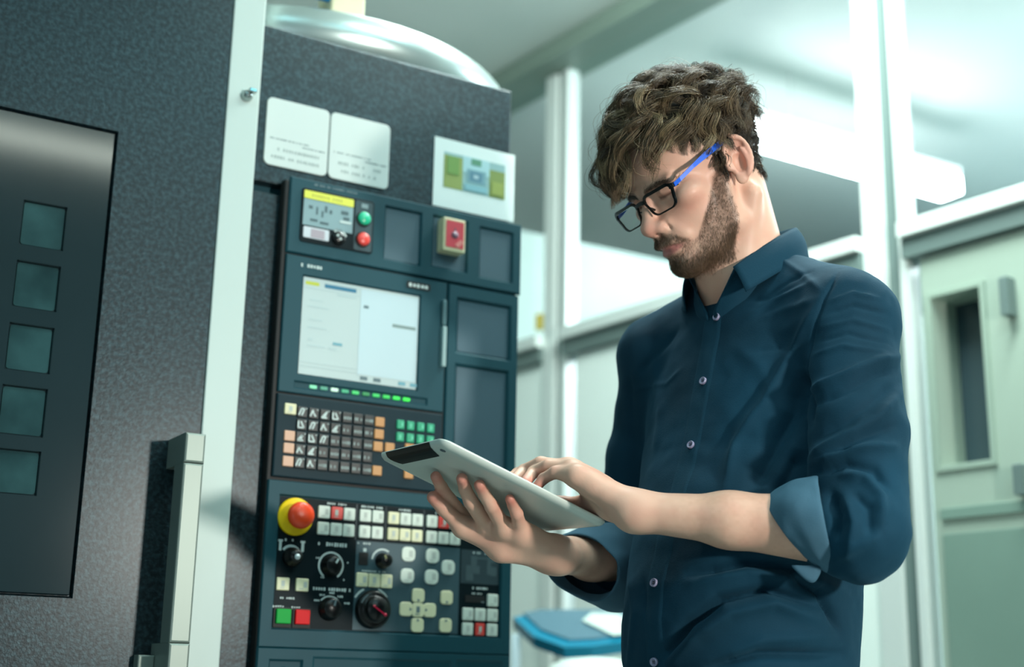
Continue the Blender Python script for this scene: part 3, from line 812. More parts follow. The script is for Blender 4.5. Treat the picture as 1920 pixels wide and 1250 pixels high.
# ================================================================== implicit surfaces
class Field:
    """Signed distance volume; smooth unions of round cones and ellipsoids, meshed with surface nets."""
    def __init__(self, lo, hi, h):
        self.lo = np.array(lo, np.float32); self.h = h
        self.n = np.ceil((np.array(hi) - self.lo) / h).astype(int) + 1
        self.D = np.full(self.n, 0.05, np.float32)
        self.ax = [self.lo[i] + h * np.arange(self.n[i], dtype=np.float32) for i in range(3)]

    def _win(self, lo, hi):
        a = np.clip(np.floor((lo - self.lo) / self.h).astype(int), 0, self.n - 1)
        b = np.clip(np.ceil((hi - self.lo) / self.h).astype(int) + 1, 1, self.n)
        if np.any(b <= a): return None
        sl = tuple(slice(a[i], b[i]) for i in range(3))
        X = self.ax[0][sl[0]][:, None, None]; Y = self.ax[1][sl[1]][None, :, None]; Z = self.ax[2][sl[2]][None, None, :]
        return sl, X, Y, Z

    def _mix(self, sl, d, k, sub):
        A = self.D[sl]
        if sub:
            d = -d
            hh = np.maximum(k - np.abs(A - d), 0) / k if k > 0 else 0
            self.D[sl] = np.maximum(A, d) + hh * hh * k * 0.25
        else:
            hh = np.maximum(k - np.abs(A - d), 0) / k if k > 0 else 0
            self.D[sl] = np.minimum(A, d) - hh * hh * k * 0.25

    def cone(self, p, q, r0, r1, k=0.004, sub=False):
        p = np.asarray(p, np.float32); q = np.asarray(q, np.float32)
        m = max(r0, r1) + k + 3 * self.h
        w = self._win(np.minimum(p, q) - m, np.maximum(p, q) + m)
        if w is None: return
        sl, X, Y, Z = w
        d = q - p; L2 = float(d @ d) + 1e-12
        t = np.clip(((X - p[0]) * d[0] + (Y - p[1]) * d[1] + (Z - p[2]) * d[2]) / L2, 0, 1)
        dd = np.sqrt((X - p[0] - t * d[0]) ** 2 + (Y - p[1] - t * d[1]) ** 2 + (Z - p[2] - t * d[2]) ** 2) - (r0 + (r1 - r0) * t)
        self._mix(sl, dd.astype(np.float32), k, sub)

    def chain(self, pts, rs, k=0.004, sub=False):
        for i in range(len(pts) - 1): self.cone(pts[i], pts[i + 1], rs[i], rs[i + 1], k, sub)

    def ell(self, c, r, R=np.eye(3), k=0.004, sub=False):
        c = np.asarray(c, np.float32); r = np.asarray(r, np.float32); R = np.asarray(R, np.float32)   # columns = axes
        e = np.sqrt(((R * r) ** 2).sum(1)) + k + 3 * self.h
        w = self._win(c - e, c + e)
        if w is None: return
        sl, X, Y, Z = w
        x, y, z = X - c[0], Y - c[1], Z - c[2]
        a = [x * R[0, i] + y * R[1, i] + z * R[2, i] for i in range(3)]
        k0 = np.sqrt(sum((a[i] / r[i]) ** 2 for i in range(3))); k1 = np.sqrt(sum((a[i] / (r[i] * r[i])) ** 2 for i in range(3))) + 1e-9
        self._mix(sl, (k0 * (k0 - 1) / k1).astype(np.float32), k, sub)

    def func(self, lo, hi, fn, k=0.004, sub=False):
        w = self._win(np.asarray(lo), np.asarray(hi))
        if w is None: return
        sl, X, Y, Z = w
        self._mix(sl, fn(X, Y, Z).astype(np.float32), k, sub)

    def mesh(self):
        D = self.D; s = D < 0
        n = self.n
        c = [s[i:n[0] - 1 + i, j:n[1] - 1 + j, k:n[2] - 1 + k] for i in (0, 1) for j in (0, 1) for k in (0, 1)]
        anyv = c[0].copy(); allv = c[0].copy()
        for x in c[1:]: anyv |= x; allv &= x
        act = anyv & ~allv
        I, J, K = np.nonzero(act)
        idx = np.full(act.shape, -1, np.int32); idx[I, J, K] = np.arange(len(I), dtype=np.int32)
        corner = {(i, j, k): D[I + i, J + j, K + k] for i in (0, 1) for j in (0, 1) for k in (0, 1)}
        P = np.zeros((len(I), 3)); cnt = np.zeros(len(I))
        for a in corner:
            for ax in range(3):
                if a[ax]: continue
                b = list(a); b[ax] = 1; b = tuple(b)
                va, vb = corner[a], corner[b]
                m = (va < 0) != (vb < 0)
                t = np.where(m, va / np.where(m, va - vb, 1), 0)
                p = np.tile(np.array(a, float), (len(I), 1)); p[:, ax] += t
                P[m] += p[m]; cnt += m
        P /= cnt[:, None]
        V = self.lo + self.h * (P + np.stack([I, J, K], 1))
        F = []
        for ax in range(3):
            o = [(1, 2), (2, 0), (0, 1)][ax]
            sh = [slice(1, -1)] * 3; sh[ax] = slice(0, -1)
            nsh = [slice(1, -1)] * 3; nsh[ax] = slice(1, None)
            A = s[tuple(sh)]; B = s[tuple(nsh)]
            m = np.nonzero(A != B)
            if len(m[0]) == 0: continue
            base = np.stack(m, 1) + 1; base[:, ax] -= 1
            def g(d1, d2):
                q = base.copy(); q[:, o[0]] -= d1; q[:, o[1]] -= d2
                return idx[q[:, 0], q[:, 1], q[:, 2]]
            quad = np.stack([g(0, 0), g(1, 0), g(1, 1), g(0, 1)], 1)
            fl = ~A[m]
            quad[fl] = quad[fl][:, ::-1]
            F.append(quad)
        F = np.concatenate(F)
        F = F[(F >= 0).all(1)]
        return V, F


def smooth_mesh(V, F, it=2, lam=0.5):
    E = np.concatenate([F[:, [0, 1]], F[:, [1, 2]], F[:, [2, 3]], F[:, [3, 0]]])
    n = len(V); cnt = np.bincount(E[:, 0], minlength=n) + np.bincount(E[:, 1], minlength=n)
    for _ in range(it):
        A = np.zeros_like(V)
        for k in range(3):
            A[:, k] = np.bincount(E[:, 0], V[E[:, 1], k], n) + np.bincount(E[:, 1], V[E[:, 0], k], n)
        V = V + lam * (A / np.maximum(cnt, 1)[:, None] - V)
    return V


def vnormals(V, F):
    a = V[F[:, 2]] - V[F[:, 0]]; b = V[F[:, 3]] - V[F[:, 1]]
    fn = np.cross(a, b); N = np.zeros_like(V)
    for c in range(4):
        for k in range(3):
            N[:, k] += np.bincount(F[:, c], fn[:, k], len(V))
    return N / (np.linalg.norm(N, axis=1, keepdims=True) + 1e-12)


def seg_dist(P, pts):
    """Distance of every P to a polyline and the fraction along it."""
    best = np.full(len(P), 9.0); tt = np.zeros(len(P)); n = len(pts) - 1
    for i in range(n):
        p, q = pts[i], pts[i + 1]; d = q - p
        t = np.clip(((P - p) @ d) / (d @ d + 1e-12), 0, 1)
        e = np.linalg.norm(P - p - t[:, None] * d, axis=1)
        m = e < best; best[m] = e[m]; tt[m] = (i + t[m]) / n
    return best, tt


def vnoise(P, scale, seed=0):
    """Smooth value noise in -1..1."""
    r = np.random.default_rng(seed); T = r.uniform(-1, 1, (32, 32, 32))
    q = P * scale; i = np.floor(q).astype(int); f = q - i; f = f * f * (3 - 2 * f); o = 0
    for a in (0, 1):
        for b in (0, 1):
            for c in (0, 1):
                w_ = (f[:, 0] if a else 1 - f[:, 0]) * (f[:, 1] if b else 1 - f[:, 1]) * (f[:, 2] if c else 1 - f[:, 2])
                o = o + w_ * T[(i[:, 0] + a) % 32, (i[:, 1] + b) % 32, (i[:, 2] + c) % 32]
    return o

# ================================================================== the man
HO = np.array([0.248, 1.694, 1.635])                 # midpoint between the ear canals
HR = np.array([[-0.42285, -0.78903, -0.44568], [0.90422, -0.33492, -0.26496], [0.05979, -0.51504, 0.85508]])


def HD(x, y, z):                                     # head millimetres (x right, y forward, z up) -> world
    return HO + HR @ (np.array([x, y, z], float) * 0.001)


AZ = math.radians(50)
TF = np.array([-math.sin(AZ), -math.cos(AZ), 0]); TL = np.array([math.cos(AZ), -math.sin(AZ), 0])
TO = HO - TF * 0.05; TO[2] = 0


def TB(l, f, z): return TO + TL * l + TF * f + np.array([0, 0, z])


person = empty('person', TO)
tag(person, 'person with curly brown hair in a dark blue shirt, looking down at a tablet', 'person')


def keep(o):                                         # parts are modelled in world space
    o.parent = person; o.matrix_parent_inverse = Matrix.Translation(-Vector(TO)); return o


# tablet plane, needed by the hands
TA, TBc, TC, TD = (np.array(v) for v in ((-.168, 1.696, 1.255), (-.079, 1.532, 1.247), (.119, 1.644, 1.167), (.030, 1.807, 1.176)))
tx = (TBc - TA); tx /= np.linalg.norm(tx)
tn = np.cross(tx, TD - TA); tn /= np.linalg.norm(tn)
if tn[2] < 0: tn = -tn
ty = np.cross(tn, tx)
if ty @ (TD - TA) < 0: ty = -ty
TTH = 0.009


def on_tab(px, py, off):
    """Point on the sight line of (px, py), 'off' metres below the tablet's back (negative: above)."""
    d = rayd(px, py); o = TA - tn * off
    return CAM + d * (((o - CAM) @ tn) / (d @ tn))


SL, SR = TB(0.149, -0.045, 1.427), TB(-0.146, -0.030, 1.427)
EL, WL = at(1594, 996, 1.535), at(1190, 958, 1.595)
ER, WR = at(1188, 1045, 1.93), at(1040, 1040, 1.715)

hands = {
    'ri': [on_tab(817, 893, .0085), on_tab(827, 912, .012), on_tab(843, 937, .020), on_tab(880, 984, .030)],
    'rm': [on_tab(866, 897, .0085), on_tab(872, 916, .012), on_tab(883, 940, .021), on_tab(915, 986, .032)],
    'rr': [on_tab(899, 909, .0085), on_tab(908, 926, .012), on_tab(922, 949, .020), on_tab(946, 991, .031)],
    'rp': [on_tab(956, 935, .0080), on_tab(962, 948, .011), on_tab(969, 963, .017), on_tab(977, 997, .028)],
    'rt': [on_tab(812, 932, .028), on_tab(832, 953, .034), on_tab(868, 988, .042), on_tab(940, 1028, .050)],
    'lp': [on_tab(1007, 912, -TTH - .0075), at(1019, 897, 1.640), at(1041, 885, 1.630), at(1083, 893, 1.612)],
    'lr': [on_tab(985, 904, -TTH - .0078), at(1000, 885, 1.668), at(1028, 874, 1.655), at(1075, 884, 1.632)],
    'lm': [on_tab(962, 902, -TTH - .0080), at(982, 882, 1.690), at(1014, 869, 1.676), at(1068, 880, 1.652)],
    'li': [on_tab(950, 902, -TTH - .0080), at(970, 888, 1.705), at(1004, 874, 1.695), at(1064, 880, 1.671)],
    'lt': [on_tab(1030, 938, -TTH - .0090), at(1058, 944, 1.680), at(1100, 948, 1.672), at(1150, 950, 1.630)],
}
FR = {'i': (.0068, .0077, .0088, .0105), 'm': (.0070, .0079, .0091, .0108), 'r': (.0068, .0076, .0087, .0104), 'p': (.0060, .0068, .0077, .0096), 't': (.0080, .0092, .0105, .0140)}

B = Field((-0.20, 1.36, 1.06), (0.50, 2.00, 1.80), 0.0018)
M = 0.001


def hc(p, q, r0, r1, k, sub=False): B.cone(HD(*p), HD(*q), r0 * M, r1 * M, k * M, sub)
def he(c, r, k, sub=False, R=np.eye(3)): B.ell(HD(*c), np.array(r) * M, HR @ R, k * M, sub)


# neck first, then skull and face
hc((0, -24, -30), tuple((HR.T @ (TB(0, -.055, 1.455) - HO)) * 1000), 56, 62, 1)
for s in (-1, 1):
    B.cone(HD(s * 60, -20, -42), TB(-s * .018, .006, 1.472), .013, .011, .016)
B.cone(HD(0, 30, -95), TB(0, -.012, 1.50), .030, .034, .03)
B.cone(TB(-.10, -.055, 1.415), TB(.10, -.055, 1.415), .062, .062, .03)
he((0, -6, 48), (74, 90, 80), 20)
he((0, 38, 42), (62, 58, 46), 15)
he((0, 42, -20), (57, 51, 62), 15)
for s in (-1, 1):
    hc((s * 56, 14, -15), (s * 47, 20, -62), 13, 14, 16)
    hc((s * 47, 20, -62), (s * 14, 73, -86), 14, 16, 18)
he((0, 40, -70), (44, 42, 30), 15)
he((0, 74, -85), (20, 19, 18), 12)
for s in (-1, 1):
    he((s * 46, 63, -6), (20, 20, 15), 14)
he((0, 74, -47), (34, 26, 26), 12)
for s in (-1, 1):
    hc((s * 9, 90, 20), (s * 45, 79, 20), 8.5, 7.5, 10)
for s in (-1, 1):
    he((s * 31, 104, 5), (18, 15, 11), 12, True)
    he((s * 31, 76.5, 7), (13.5, 12.5, 11.5), 4)
    hc((s * 18, 84, 9), (s * 31, 88.5, 11), 2.2, 2.6, 4); hc((s * 31, 88.5, 11), (s * 43, 82, 8), 2.6, 2.2, 4)
    hc((s * 19, 86, 3.2), (s * 31, 89, 2.4), .9, 1.0, 2, True); hc((s * 31, 89, 2.4), (s * 42, 83, 3.4), 1.0, .9, 2, True)
    hc((s * 20, 85, -4), (s * 40, 80, -5), 2.4, 2.2, 5)
hc((0, 90, 12), (0, 105, -22), 7.0, 9.5, 8)
he((0, 107, -27), (12, 12, 10.5), 7)
for s in (-1, 1):
    he((s * 13.5, 96, -31), (8.5, 11.5, 8.5), 7)
    hc((s * 21, 90, -30), (s * 30, 80, -52), 3.0, 3.0, 9)
    hc((s * 21.5, 97, -27), (s * 22.5, 92, -37), 1.0, 1.2, 4, True)
hc((0, 106, -33), (0, 98, -41), 4.5, 5, 6)
for s in (-1, 1):
    he((s * 6.5, 103.0, -38.5), (3.4, 5.0, 2.6), 3, True)
he((0, 92.5, -52.5), (23, 11.5, 6), 6)
he((0, 89.5, -66.5), (19, 10.5, 6.0), 5)
for s in (-1, 1):
    hc((0, 102.5, -59.0), (s * 13, 97, -59.4), 1.2, 1.2, 2.5, True); hc((s * 13, 97, -59.4), (s * 27, 84, -61.5), 1.2, 1.4, 2.5, True)
he((0, 104, -79.5), (17, 8, 4.5), 8, True)
# ears
for s in (-1, 1):
    up = np.array([0, -.16, .987]); bk = np.array([s * .42, -.90, -.15]); bk -= up * (bk @ up); bk /= np.linalg.norm(bk)
    nr = np.cross(up, bk) * (1 if s < 0 else -1); nr /= np.linalg.norm(nr)
    if nr[0] * s < 0: nr = -nr
    RE = np.stack([bk, up, nr], 1); E0 = np.array([s * 78.0, -9.0, 4.0])
    def ep(b, u, n): return tuple(E0 + bk * b + up * u + nr * n)
    he(ep(-3, 0, -6), (12, 21, 7.5), 4, R=RE)
    he(ep(0, 3, 0), (15.5, 27, 4.2), 4, R=RE)
    he(ep(-3, -22, 0), (8.5, 9.5, 4.2), 4, R=RE)
    pts = [ep(-4 + 18 * math.cos(t) * (1 if math.cos(t) > 0 else .85) + 1, 4 + 27.5 * math.sin(t), 3.6) for t in np.radians(np.linspace(-62, 205, 17))]
    for i in range(len(pts) - 1): hc(pts[i], pts[i + 1], 3.2, 3.2, 2.0)
    he(ep(-1.5, -3, 4.2), (8.6, 13.0, 8.6), 2.0, True, R=RE)
    he(ep(1.5, 16, 5.5), (8.0, 8.5, 5.5), 2.5, True, R=RE)
    pa = [ep(3 + 6 * math.cos(t), -2 + 17 * math.sin(t), 4.2) for t in np.radians(np.linspace(-60, 75, 8))]
    for i in range(len(pa) - 1): hc(pa[i], pa[i + 1], 2.0, 2.0, 3)
    hc(ep(-13, -5, 2.5), ep(-11, -11, 3), 3.2, 3.0, 4)

# hands and forearms
for side, W_, E_, elbow_r in (('r', WR, ER, .043), ('l', WL, EL, .046)):
    kn = []
    for f in 'imrp':
        h4 = hands[side + f]; B.chain(h4, FR[f], .0025)
        kn.append(h4[3])
        B.ell(h4[3] * .93 + h4[2] * .07, np.array([.0108, .0108, .0108]) * (.9 if f == 'p' else 1), k=.006)
    t4 = hands[side + 't']; B.chain(t4, FR['t'], .003)
    ax_ = W_ - E_; ax_ /= np.linalg.norm(ax_)
    for i, kp in enumerate(kn):
        wp = W_ + (kp - np.mean(kn, axis=0)) * 0.42
        B.cone(kp, wp, .0112, .0165, .014)
        if i: B.cone(kn[i - 1] * .72 + W_ * .28, kp * .72 + W_ * .28, .0125, .0125, .010)
    B.cone(t4[3], W_, .0155, .0190, .014); B.cone(t4[2], (kn[0] + W_) / 2, .0120, .0150, .012)
    side_v = kn[0] - kn[3]; side_v -= ax_ * (side_v @ ax_); side_v /= np.linalg.norm(side_v)
    for q_ in (-1, 1):
        B.cone(W_ + side_v * q_ * .0085, W_ * .55 + E_ * .45 + side_v * q_ * .008, .0195, .0262, .016)
        B.cone(W_ * .55 + E_ * .45 + side_v * q_ * .008, E_ * .9 + W_ * .1, .0262, elbow_r - .011, .020)

bV, bF = B.mesh(); del B
bV = smooth_mesh(bV, bF, 2, 0.45)
H_ = (bV - HO) @ HR * 1000                           # head-frame millimetres of every vertex


def sst(a, b, x): t = np.clip((x - a) / (b - a), 0, 1); return t * t * (3 - 2 * t)
def blob(c, r): return np.exp(-(((H_ - np.array(c)) / np.array(r)) ** 2).sum(1))


ishead = (np.linalg.norm(H_ - np.array([0, 0, 10]), axis=1) < 150) & (bV[:, 2] > 1.44)
ax3 = np.abs(H_[:, 0])


def beard_mask(P):
    x, y, z = np.abs(P[:, 0]), P[:, 1], P[:, 2]
    # cheek line falls from the sideburn to the mouth corner; lower limit under the jaw
    line = np.interp(y, [18, 24, 34, 45, 56, 63, 69, 76, 82], [6, 0, -12, -25, -38, -50, -60, -64, -58])
    stache = np.interp(x, [0, 7, 18, 27, 33, 38], [-38, -39, -43, -48, -58, -70])
    line = np.where(y > 80, stache, np.where(y > 70, np.maximum(line, stache - 4), line))
    m = sst(4, -5, z - line) * sst(-4, 6, y - np.interp(z, [-110, -80, -68, -40, 0, 30], [34, 26, 22, 16, 14, 12]))
    under = sst(-114, -101, z)
    m = m * under
    lips = np.exp(-((x / 23) ** 4 + ((z + 62.5) / 8.0) ** 4)) * sst(74, 84, y)
    chinsoft = np.exp(-(((x - 24) / 13) ** 2 + ((z + 76) / 9) ** 2)) * sst(66, 76, y) * .8
    cheek = np.exp(-(((x - 33) / 9) ** 2 + ((z + 68) / 10) ** 2)) * .55
    return np.clip(m * (1 - lips) * (1 - chinsoft) * (1 - cheek), 0, 1)


skin = np.array(lin('#d8a892')[:3]); red = np.array(lin('#cc7a6c')[:3]); pale = np.array(lin('#e2b9a2')[:3])
lipc = np.array(lin('#bd7470')[:3]); beardc = np.array(lin('#5b4436')[:3]); browc = np.array(lin('#47352a')[:3])
C_ = np.tile(skin, (len(bV), 1))
def mixc(C, c, w): w = np.clip(w, 0, 1)[:, None]; return C * (1 - w) + c * w
nz = vnoise(bV, 90, 1); nz2 = vnoise(bV, 260, 2); nz3 = vnoise(bV, 30, 3)
C_ = mixc(C_, pale, .35 + .35 * nz3); C_ = mixc(C_, red, .10 + .12 * nz)
hm = ishead.astype(float)
C_ = mixc(C_, red, hm * (.55 * blob((0, 110, -28), (16, 14, 14)) + .35 * blob((-50, 70, -18), (20, 20, 16)) + .35 * blob((50, 70, -18), (20, 20, 16))))
C_ = mixc(C_, red, hm * .45 * np.maximum(blob((-84, -14, 5), (12, 20, 32)), blob((84, -14, 5), (12, 20, 32))))
lipm = sst(1.2, .75, np.sqrt((H_[:, 0] / 24) ** 2 + ((H_[:, 2] + 62.5) / 7.4) ** 2)) * sst(78, 86, H_[:, 1]) * hm
C_ = mixc(C_, lipc, .85 * lipm)
bm_ = beard_mask(H_) * hm
C_ = mixc(C_, beardc, bm_ * (.62 + .20 * nz2 + .18 * nz))
brow = np.exp(-((H_[:, 2] - np.interp(ax3, [8, 18, 36, 50], [16.5, 19, 20.5, 16.5])) / 4.0) ** 2) * sst(6, 11, ax3) * sst(54, 47, ax3) * (H_[:, 1] > 60) * hm
C_ = mixc(C_, browc, .62 * brow * (.8 + .3 * nz2))
lash = np.exp(-((H_[:, 2] - 3.0 - .006 * (ax3 - 31) ** 2) / 2.5) ** 2) * sst(17, 20, ax3) * sst(46, 42, ax3) * (H_[:, 1] > 70) * hm
C_ = mixc(C_, np.array(lin('#2b1d18')[:3]), .9 * lash)
C_ = mixc(C_, np.array(lin('#b0705c')[:3]), hm * .35 * np.exp(-(((ax3 - 31) / 14) ** 2 + ((H_[:, 2] - 8) / 7) ** 2)) * (H_[:, 1] > 70))
tips = np.array([hands[a][0] for a in hands]); kn1 = np.array([hands[a][2] for a in hands]); kn2 = np.array([hands[a][3] for a in hands])
for P_, r_, w_ in ((tips, .0115, .95), (kn1, .009, .28), (kn2, .012, .22)):
    d_ = np.min(np.stack([np.linalg.norm(bV - p, axis=1) for p in P_]), 0)
    C_ = mixc(C_, red, w_ * np.exp(-(d_ / r_) ** 2))
for E_, W_ in ((EL, WL), (ER, WR)):                  # sparse forearm hair tone
    d_, t_ = seg_dist(bV, np.array([W_, E_]))
    C_ = mixc(C_, np.array(lin('#a8795c')[:3]), .22 * (d_ < .06) * sst(.05, .3, t_) * (.5 + .5 * nz2))
C_ = np.clip(C_, 0.004, 1)

M_skin = mat('skin', '#d9a184', 0.46, spec=0.35, attr='Col', bump=(700, 0.10, 0.001))
M_skin.node_tree.nodes['Principled BSDF'].inputs['Subsurface Weight'].default_value = 0.12
M_skin.node_tree.nodes['Principled BSDF'].inputs['Subsurface Radius'].default_value = (0.006, 0.003, 0.002)
body = keep(np_mesh('body', bV, bF, M_skin, colors=C_))
skinTree = BVHTree.FromPolygons([tuple(v) for v in bV], [tuple(f) for f in bF])
# ================================================================== shirt
S_ = Field((-0.12, 1.36, 0.93), (0.66, 2.14, 1.60), 0.0028)
PZ = np.array([.90, .985, 1.013, 1.06, 1.104, 1.19, 1.277, 1.363, 1.42, 1.46, 1.50, 1.53])
PFr = np.array([.132, .136, .146, .150, .146, .115, .079, .055, .040, .030, .010, -.01])
PBk = np.array([-.120, -.122, -.130, -.138, -.140, -.158, -.178, -.188, -.180, -.160, -.135, -.12])
PL = np.array([.008, .010, .010, .012, .014, .012, .006, .002, 0, 0, 0, 0])
PA = np.array([.134, .136, .138, .138, .138, .150, .168, .175, .158, .118, .085, .07])


def torso(X, Y, Z):
    l = (X - TO[0]) * TL[0] + (Y - TO[1]) * TL[1]; f = (X - TO[0]) * TF[0] + (Y - TO[1]) * TF[1]
    z = Z + 0 * X
    zz = Z.ravel()
    fr = np.interp(zz, PZ, PFr).reshape(Z.shape); bk = np.interp(zz, PZ, PBk).reshape(Z.shape); a = np.interp(zz, PZ, PA).reshape(Z.shape)
    c = (fr + bk) / 2; b = (fr - bk) / 2; l = l - np.interp(zz, PZ, PL).reshape(Z.shape)
    r = ((np.abs(l) / a) ** 2.25 + (np.abs(f - c) / b) ** 2.25) ** (1 / 2.25)
    d = (r - 1) * np.minimum(a, b)
    return np.maximum(d, np.maximum(0.93 + 0.012 - z, z - 1.515))


S_.func((-1, 1, .9), (1, 3, 1.6), torso, k=0.001)
for s, P_ in ((1, SL), (-1, SR)):
    S_.cone(TB(s * .045, -.062, 1.495), P_ + np.array([0, 0, .006]), .052, .060, .03)
    S_.cone(TB(s * .06, -.09, 1.44), P_, .072, .062, .03)
EL2 = EL - (WL - EL) * .035
S_.chain([SL, SL * .45 + EL2 * .55 + TB(.006, 0, 0) - TO, EL2], [.061, .0580, .0555], .012)
S_.cone(EL2, EL * .90 + WL * .10, .056, .044, .012)
S_.chain([SR, SR * .5 + ER * .5, ER], [.060, .058, .060], .012)
S_.cone(ER, ER * .80 + WR * .20, .058, .050, .02)
sV, sF = S_.mesh(); del S_
sV = smooth_mesh(sV, sF, 3, 0.5)
t0 = BVHTree.FromPolygons([tuple(v) for v in sV], [tuple(f) for f in sF])


def cast(px, py, tree=None):
    d = Vector(rayd(px, py)); h = (tree or t0).ray_cast(Vector(CAM), d.normalized())
    return np.array(h[0]) if h[0] is not None else None


FOLDS = [  # pixel line on the cloth, height (mm, + ridge / - crease), half width (mm)
    ([(1509, 737), (1561, 715), (1642, 677), (1686, 668)], 7, 8), ([(1521, 758), (1580, 735), (1645, 702), (1688, 690)], -5, 7),
    ([(1497, 700), (1515, 737), (1522, 790)], -8, 7), ([(1503, 780), (1508, 840), (1512, 872)], -6, 8),
    ([(1517, 862), (1553, 837), (1642, 785), (1690, 735)], 7, 8), ([(1530, 826), (1590, 790), (1650, 745), (1685, 715)], -4, 8),
    ([(1521, 872), (1601, 843), (1682, 835)], 6, 7), ([(1560, 852), (1620, 822), (1688, 795)], -4, 7),
    ([(1525, 890), (1585, 868), (1642, 880), (1668, 915)], -7, 7), ([(1570, 890), (1620, 893), (1650, 930), (1655, 985)], 6, 8),
    ([(1600, 925), (1628, 950), (1632, 1010)], -5, 7), ([(1560, 925), (1572, 965), (1568, 1015)], -8, 7), ([(1585, 930), (1600, 980), (1590, 1040)], 5, 8),
    ([(1570, 1045), (1610, 1025), (1655, 1000)], 4, 8),
    ([(1533, 564), (1493, 648), (1433, 753), (1377, 829), (1358, 925)], 5, 10), ([(1505, 690), (1490, 770), (1441, 855), (1405, 925)], -13, 15),
    ([(1503, 840), (1480, 895), (1450, 928)], -10, 12), ([(1470, 640), (1420, 730), (1370, 800), (1340, 900)], -3, 12),
    ([(1400, 560), (1440, 560), (1500, 530)], -2, 7), ([(1420, 600), (1470, 580), (1530, 560)], 2, 8), ([(1380, 650), (1430, 690), (1440, 740)], 2, 12),
    ([(1215, 640), (1240, 760), (1225, 880)], 2.5, 14), ([(1180, 680), (1185, 800), (1190, 900)], -2, 10), ([(1270, 620), (1235, 660), (1200, 700)], -2.5, 7),
    ([(1235, 1240), (1290, 1170), (1350, 1125), (1440, 1105), (1540, 1135)], -15, 6), ([(1250, 1250), (1310, 1190), (1370, 1150), (1450, 1130), (1540, 1165)], 8, 9),
    ([(1300, 1090), (1400, 1070), (1500, 1085), (1590, 1110)], 5, 9), ([(1290, 1075), (1400, 1055), (1520, 1065)], -10, 7),
    ([(1340, 1245), (1430, 1200), (1560, 1190)], 4, 8), ([(1330, 1250), (1420, 1225), (1580, 1225)], -12, 6), ([(1480, 1075), (1540, 1110), (1575, 1180)], -11, 7),
    ([(1180, 1060), (1190, 1150), (1175, 1240)], 2, 9), ([(1205, 1080), (1215, 1180)], -2, 7),
    ([(1575, 505), (1545, 560), (1520, 640), (1506, 720)], -2.6, 2.5),
    ([(1556, 565), (1600, 548), (1650, 560)], 2.2, 4), ([(1548, 590), (1600, 572), (1665, 590)], -2.2, 4), ([(1540, 615), (1600, 600), (1670, 620)], 2.2, 4), ([(1532, 640), (1590, 625), (1670, 645)], -2.0, 4), ([(1525, 665), (1580, 648), (1660, 660)], 2.0, 4),
    ([(1450, 480), (1500, 510), (1540, 545)], 2.2, 6), ([(1430, 560), (1480, 525), (1520, 510)], -2, 6), ([(1395, 600), (1450, 560), (1520, 530)], 2, 6),
    ([(1280, 690), (1250, 720), (1190, 730)], 1.2, 5), ([(1420, 660), (1470, 650)], -1.2, 5),
]
sN = vnormals(sV, sF)
disp = np.zeros(len(sV))
for line, amp, wid in FOLDS:
    p = [cast(*q_) for q_ in line]; p = [x for x in p if x is not None]
    if len(p) < 2: continue
    # densify by recasting between the points
    dense = []
    for i in range(len(line) - 1):
        for t in np.linspace(0, 1, 5)[:-1 if i < len(line) - 2 else None]:
            c = cast(line[i][0] * (1 - t) + line[i + 1][0] * t, line[i][1] * (1 - t) + line[i + 1][1] * t)
            if c is not None: dense.append(c)
    d_, t_ = seg_dist(sV, dense)
    fade = np.clip(np.minimum(t_, 1 - t_) * 5, .0, 1) * .8 + .2
    disp += amp * .00135 * (1 + (d_ / (wid * .001)) ** 2 * .8) ** -2 * fade
disp += .0016 * vnoise(sV * np.array([1, 1, 1.6]), 22, 5) + .0007 * vnoise(sV, 60, 6)
armw = np.exp(-(seg_dist(sV, np.array([SL, EL]))[0] / .09) ** 2)
disp += armw * .0012 * vnoise(sV @ np.array([[.6, .3, .9], [.2, .9, -.4], [-2.2, -.5, 2.0]]).T, 34, 9)
sV = sV + sN * disp[:, None]
cS = np.tile(np.array(lin('#0e374a')[:3]), (len(sV), 1))
cS = mixc(cS, np.array(lin('#092938')[:3]), .5 + .5 * vnoise(sV, 14, 8))


def cloth(name, color=None, rough=0.8, attr=None, sheen=0.15):
    m = mat(name, color or '#123e58', rough, spec=0.15, attr=attr)
    nt = m.node_tree; b = nt.nodes['Principled BSDF']
    b.inputs['Sheen Weight'].default_value = sheen; b.inputs['Sheen Tint'].default_value = lin('#6aa5c4')
    tc = nt.nodes.new('ShaderNodeTexCoord'); mp = nt.nodes.new('ShaderNodeMapping'); mp.inputs['Scale'].default_value = (1, 1, 3.5)
    n = nt.nodes.new('ShaderNodeTexNoise'); n.inputs['Scale'].default_value = 420; n.inputs['Detail'].default_value = 4
    bp = nt.nodes.new('ShaderNodeBump'); bp.inputs['Strength'].default_value = 0.35; bp.inputs['Distance'].default_value = 0.001
    nt.links.new(tc.outputs['Object'], mp.inputs['Vector']); nt.links.new(mp.outputs[0], n.inputs['Vector'])
    nt.links.new(n.outputs['Fac'], bp.inputs['Height']); nt.links.new(bp.outputs['Normal'], b.inputs['Normal'])
    return m


M_shirt = cloth('dark_blue_cotton', attr='Col')
M_shirt2 = cloth('dark_blue_cotton_trim', '#0d3344')
M_inside = cloth('grey_blue_inside', '#3f5f71', sheen=0.2)
M_btn = mat('plum_button', '#8b86a0', 0.22)
shirt = keep(np_mesh('shirt', sV, sF, M_shirt, colors=cS))
sTree = BVHTree.FromPolygons([tuple(v) for v in sV], [tuple(f) for f in sF])


